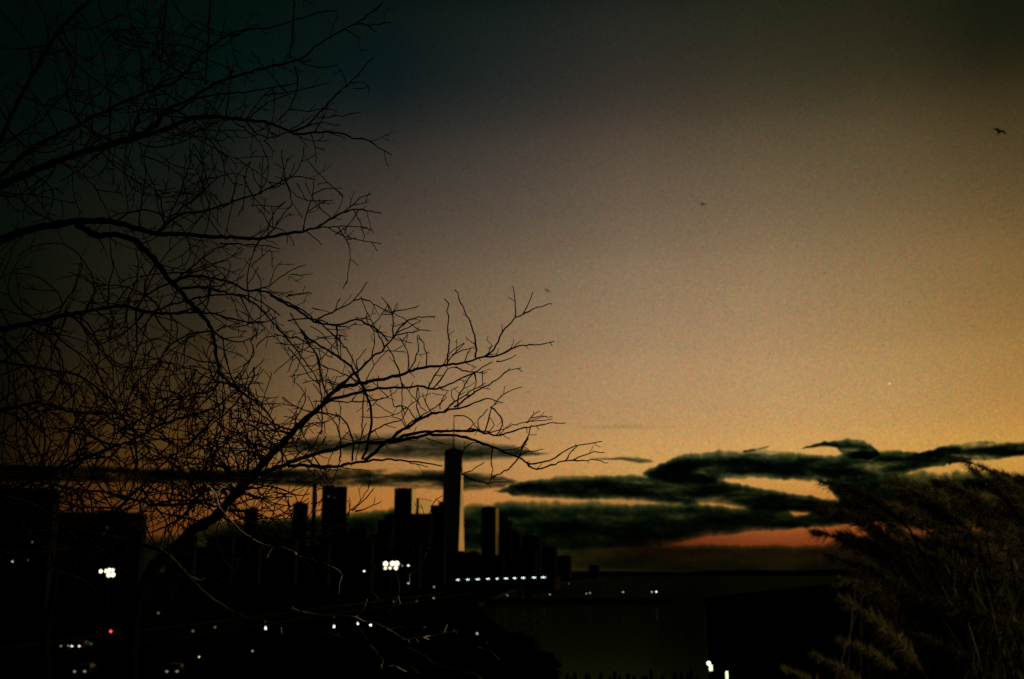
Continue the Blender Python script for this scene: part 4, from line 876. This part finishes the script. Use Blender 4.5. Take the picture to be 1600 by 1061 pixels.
    {'wood': [('W', '-60 790; 20 765; 120 720; 200 690; 260 660; 330 640; 372 610', 6, 1.8, 4.1, 4.), ('W', '-60 640; 0 640; 60 630; 120 645; 200 650; 270 690', 5, 1.6, 4.3, 4.1), ('W', '60 900; 150 830; 210 770; 260 720; 300 690; 345 640', 7, 1.8, 4.2, 4.), ('W', '-40 560; 60 575; 130 590; 180 640; 230 700; 260 760', 4, 1.5, 4.4, 4.2), ('W', '330 780; 250 790; 170 770; 90 760; 0 730', 4, 1.6, 4, 4.3), ('W', '300 800; 330 730; 345 660; 330 600', 3.4, 1.4, 3.95, 4), ('B', '1100 690; 1050 740; 960 755; 880 780; 800 830; 700 880; 600 930', 3, 2, 3.9, 4), ('B', '1160 700; 1080 690; 1000 650; 950 625; 870 630', 2.4, 1.2, 3.9, 3.95), ('B', '980 630; 940 700; 880 770', 2.2, 1.3, 3.9, 3.95), ('B', '1160 700; 1200 650; 1240 590; 1270 540; 1260 490; 1275 430; 1290 445', 2.4, 1, 3.9, 3.95), ('B', '1280 520; 1330 470; 1400 460', 1.8, 1, 3.9, 3.9), ('B', '330 340; 400 400; 490 490; 530 560; 570 610; 680 630', 3, 1.3, 4.1, 4.1), ('B', '500 500; 560 480; 640 430; 720 350', 2, 1.2, 4.1, 4.1), ('B', '550 330; 565 400; 545 480', 2, 1.2, 4.1, 4.1), ('B', '1270 620; 1250 700; 1150 830; 1060 900; 980 960', 2.6, 1.6, 3.9, 4), ('B', '1450 960; 1330 900; 1200 880; 1130 860', 2.2, 1.1, 3.9, 3.95)],
        'tw': (.42, 26, 150, .0), 'lvl': 1, 'curl': .011, 'tww': 3.2},
]
LOW = [
    {'wood': [('E', '430 350; 560 375; 700 410; 790 440; 850 490; 910 555; 980 630; 1060 690; 1130 735; 1190 765; 1290 785', 6, 3.4, 3.2, 3.1), ('F', '40 358; 100 375; 200 395; 300 408; 400 428; 480 448; 550 450; 650 470; 750 490; 830 520; 880 565; 950 585; 1040 605; 1100 625; 1130 643', 3.8, 1.7, 3.1, 3.0), ('F', '550 450; 530 410; 500 370', 1.8, 1, 3.05, 3.05), ('F', '570 470; 600 510; 640 560; 600 590; 540 620', 2.1, 1.2, 3.05, 3), ('F', '640 575; 700 582; 760 580; 810 612', 1.9, 1.2, 3, 3), ('F', '1040 500; 1120 490; 1170 500; 1215 545', 1.5, .9, 3.1, 3.1)], 'mat': 'lit_tone_bark', 'tmat': 'lit_tone_twig', 'tw': (.02, 10, 30, 0)},
    {'wood': [('F', '120 290; 200 300; 300 318; 400 328; 470 330; 530 350; 600 370; 650 385; 750 385; 845 383', 2.6, 1.6, 3.1, 3.05), ('F', '740 445; 780 440; 850 430; 920 415; 1000 408', 2.2, 1.4, 3.1, 3.1), ('F', '600 370; 650 388; 740 445', 1.4, 1, 3.1, 3.1)], 'mat': 'lit_tone_twig', 'tmat': 'lit_tone_twig', 'tw': (.02, 8, 24, 0)},
    {'wood': [('D', '520 722; 450 690; 380 685; 310 650; 240 600; 180 540; 130 470; 120 420; 180 370; 260 345; 340 340', 2.9, 1.6, 3.3, 3.4), ('D', '60 360; 120 420; 130 470', 2.2, 1.4, 3.3, 3.3), ('D', '520 722; 560 740; 640 760; 740 810; 735 870; 730 920', 1.3, .9, 3.3, 3.2)], 'mat': 'lit_tone_twig', 'tmat': 'lit_tone_twig', 'tw': (.03, 8, 26, 0)},
    {'wood': [('D', '560 600; 700 610; 800 635; 900 650; 1000 685; 1100 690; 1190 690', 2, 1, 3.3, 3.2), ('D', '1170 715; 1145 770; 1110 810; 1050 835', 1.7, 1, 3.2, 3.2), ('D', '1010 800; 1035 880; 1025 950; 970 1020', 1.8, 1, 3.2, 3.2), ('D', '915 780; 905 840', 1.3, .9, 3.2, 3.2), ('F', '500 325; 560 270; 610 240; 555 190', 1.3, .9, 3.2, 3.2)], 'mat': 'lit_tone_bark', 'tmat': 'lit_tone_twig', 'tw': (.025, 8, 24, 0)},
]
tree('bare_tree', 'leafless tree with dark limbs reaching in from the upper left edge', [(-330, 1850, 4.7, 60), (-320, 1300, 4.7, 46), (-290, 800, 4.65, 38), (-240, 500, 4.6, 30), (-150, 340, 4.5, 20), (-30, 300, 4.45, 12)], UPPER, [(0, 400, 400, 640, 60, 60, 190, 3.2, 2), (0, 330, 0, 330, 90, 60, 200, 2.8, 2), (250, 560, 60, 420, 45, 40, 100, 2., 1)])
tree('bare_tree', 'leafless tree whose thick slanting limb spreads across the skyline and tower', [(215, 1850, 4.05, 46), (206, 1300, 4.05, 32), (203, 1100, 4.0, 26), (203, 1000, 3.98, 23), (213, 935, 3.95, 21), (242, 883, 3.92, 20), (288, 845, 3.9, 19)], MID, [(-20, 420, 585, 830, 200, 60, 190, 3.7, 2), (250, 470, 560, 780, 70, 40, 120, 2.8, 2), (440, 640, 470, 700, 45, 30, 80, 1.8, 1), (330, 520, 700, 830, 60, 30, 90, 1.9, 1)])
tree('bare_shrub', 'low shrub with lit twigs sprawling across the bottom centre', [(120, 1850, 3.25, 22), (90, 1300, 3.22, 16), (70, 1000, 3.2, 12), (90, 880, 3.2, 9), (140, 832, 3.2, 6)], LOW, cat='shrub')

# ------------------------------------------------------------------ plume grass on the right
gr = random.Random(33)
def plume_grass():
    root = P(1640, 1900, 1.8)
    t = thing('plume_grass', 'tall clump of dry feathery plume grass filling the right edge', 'grass clump', root)
    def hair(mb, p, dirv, L_, w, droop):
        s = dirv.cross(FW)
        if s.length < 1e-4: s = UP.copy()
        s = (s.normalized() + Vector((gr.gauss(0, .3), gr.gauss(0, .3), gr.gauss(0, .3)))).normalized() * w / 2
        n = len(mb.v); q = p.copy(); d = dirv.copy(); k = 3
        for i in range(k + 1):
            f = 1 - i / k * .85
            mb.v.append(tuple(q - s * f)); mb.v.append(tuple(q + s * f))
            d = (d + Vector((0, 0, -droop / k))).normalized(); q = q + d * (L_ / k)
        for i in range(k): a = n + 2 * i; mb.f.append((a, a + 1, a + 3, a + 2))
    spec = [((1440, 1045), (1315, 937), 34, 3.3), ((1400, 1045), (1308, 1000), 22, 3.2), ((1360, 1085), (1268, 1022), 24, 3.2), ((1305, 1100), (1221, 1041), 20, 3.1), ((1400, 850), (1284, 790), 34, 3.6), ((1392, 885), (1272, 832), 36, 3.6), ((1400, 925), (1290, 868), 36, 3.6), ((1410, 950), (1306, 905), 34, 3.5),
            ((1420, 825), (1283, 752), 30, 3.6), ((1620, 790), (1494, 716), 22, 3.5), ((1400, 860), (1300, 795), 40, 3.7), ((1430, 900), (1318, 835), 44, 3.7), ((1440, 940), (1330, 880), 42, 3.6)]
    for row in range(8):
        for c in range(9):
            tx = 1345 + c * 33 + gr.uniform(-18, 18) + row * 4; ty = 758 + row * 34 + gr.uniform(-14, 14) - c * 3
            if tx > 1640 or (row == 0 and c < 1): continue
            spec.append(((tx + gr.uniform(95, 150), ty + gr.uniform(55, 110)), (tx, ty), gr.uniform(26, 46), 3.7 + gr.uniform(0, .8)))
    for (b, tip, wd, d) in spec:
        d *= .5
        d0 = d + .12
        ctrl = ((b[0] + tip[0]) / 2 + (b[1] - tip[1]) * .10, (b[1] + tip[1]) / 2 - abs(b[0] - tip[0]) * .16)
        axis = []
        for i in range(15):
            u = i / 14
            x = (1 - u) ** 2 * b[0] + 2 * u * (1 - u) * ctrl[0] + u * u * tip[0]; y = (1 - u) ** 2 * b[1] + 2 * u * (1 - u) * ctrl[1] + u * u * tip[1]
            axis.append(P(x, y, d0 + (d - d0) * u))
        m_ = MB(); L_ = sum((a - c).length for a, c in zip(axis, axis[1:])); px = d / FPX
        m_.tube(axis, [.0022 * (1 - .7 * i / 14) for i in range(15)], 5)
        for k in range(int(300 + L_ * 900)):
            u = gr.random() ** .9; f = u * 13.99; i = int(f); p = axis[i].lerp(axis[i + 1], f - i); ta = (axis[i + 1] - axis[i]).normalized()
            o = Vector((gr.gauss(0, 1), gr.gauss(0, 1), gr.gauss(0, 1))); o = (o - ta * o.dot(ta)).normalized()
            sh = (math.sin(min(1, u * 1.15 + .12) * math.pi) ** .6 if u < .8 else .75 * (1 - (u - .8) * 2.8)) + .1
            hair(m_, p, (ta * gr.uniform(.8, 1.5) + o * gr.uniform(.25, .8)).normalized(), wd * px * gr.uniform(.5, 1.25) * sh, gr.uniform(.0016, .0032), gr.uniform(0, .5))
        pl = m_.build('plume', M['plume'], t, world=True)
        st = MB(); bx, by = b
        pts = [P(bx, by, d0), P(bx + (1640 - bx) * .45, by + 190, d0 + .03), P(bx + (1640 - bx) * .8, by + 480, (d0 + 1.8) / 2), root + Vector((gr.uniform(-.2, .2), gr.uniform(-.2, .2), 0))]
        st.tube(pts, [.0025, .003, .004, .005], 5); o = st.build('stem', M['blade'], pl); o.data.transform(t.matrix_basis.inverted())
    bl = MB()
    for k in range(420):
        x = gr.uniform(1330, 1690); y = gr.uniform(780, 1010) + max(0, 1450 - x) * .55; d = gr.uniform(1.85, 2.4)
        tipp = P(x, y, d); b0 = root + Vector((gr.gauss(0, .22), gr.uniform(0, .9), 0))
        mid = b0.lerp(tipp, .6) + Vector((gr.uniform(-.05, .15), 0, .18)); prev = None
        pts = [(1 - u) ** 2 * b0 + 2 * u * (1 - u) * mid + u * u * tipp for u in [i / 8 for i in range(9)]]
        s = Vector((gr.gauss(0, 1), gr.gauss(0, .5), gr.gauss(0, .4))).normalized() * .005; n = len(bl.v)
        for i, p in enumerate(pts):
            f = 1 - (i / 8) ** 2 * .9; bl.v.append(tuple(p - s * f)); bl.v.append(tuple(p + s * f))
        for i in range(8): a = n + 2 * i; bl.f.append((a, a + 1, a + 3, a + 2))
    tag(bl.build('leaf_blades', M['blade'], t, world=True), kind='stuff')
plume_grass()

# ------------------------------------------------------------------ render settings
scn.view_settings.view_transform = 'Standard'; scn.view_settings.look = 'None'
scn.view_settings.exposure = 0; scn.view_settings.gamma = 1
scn.cycles.use_denoising = False
scn.cycles.transparent_max_bounces = 40; scn.cycles.max_bounces = 6; scn.cycles.volume_bounces = 0
scn.cycles.sample_clamp_indirect = 2
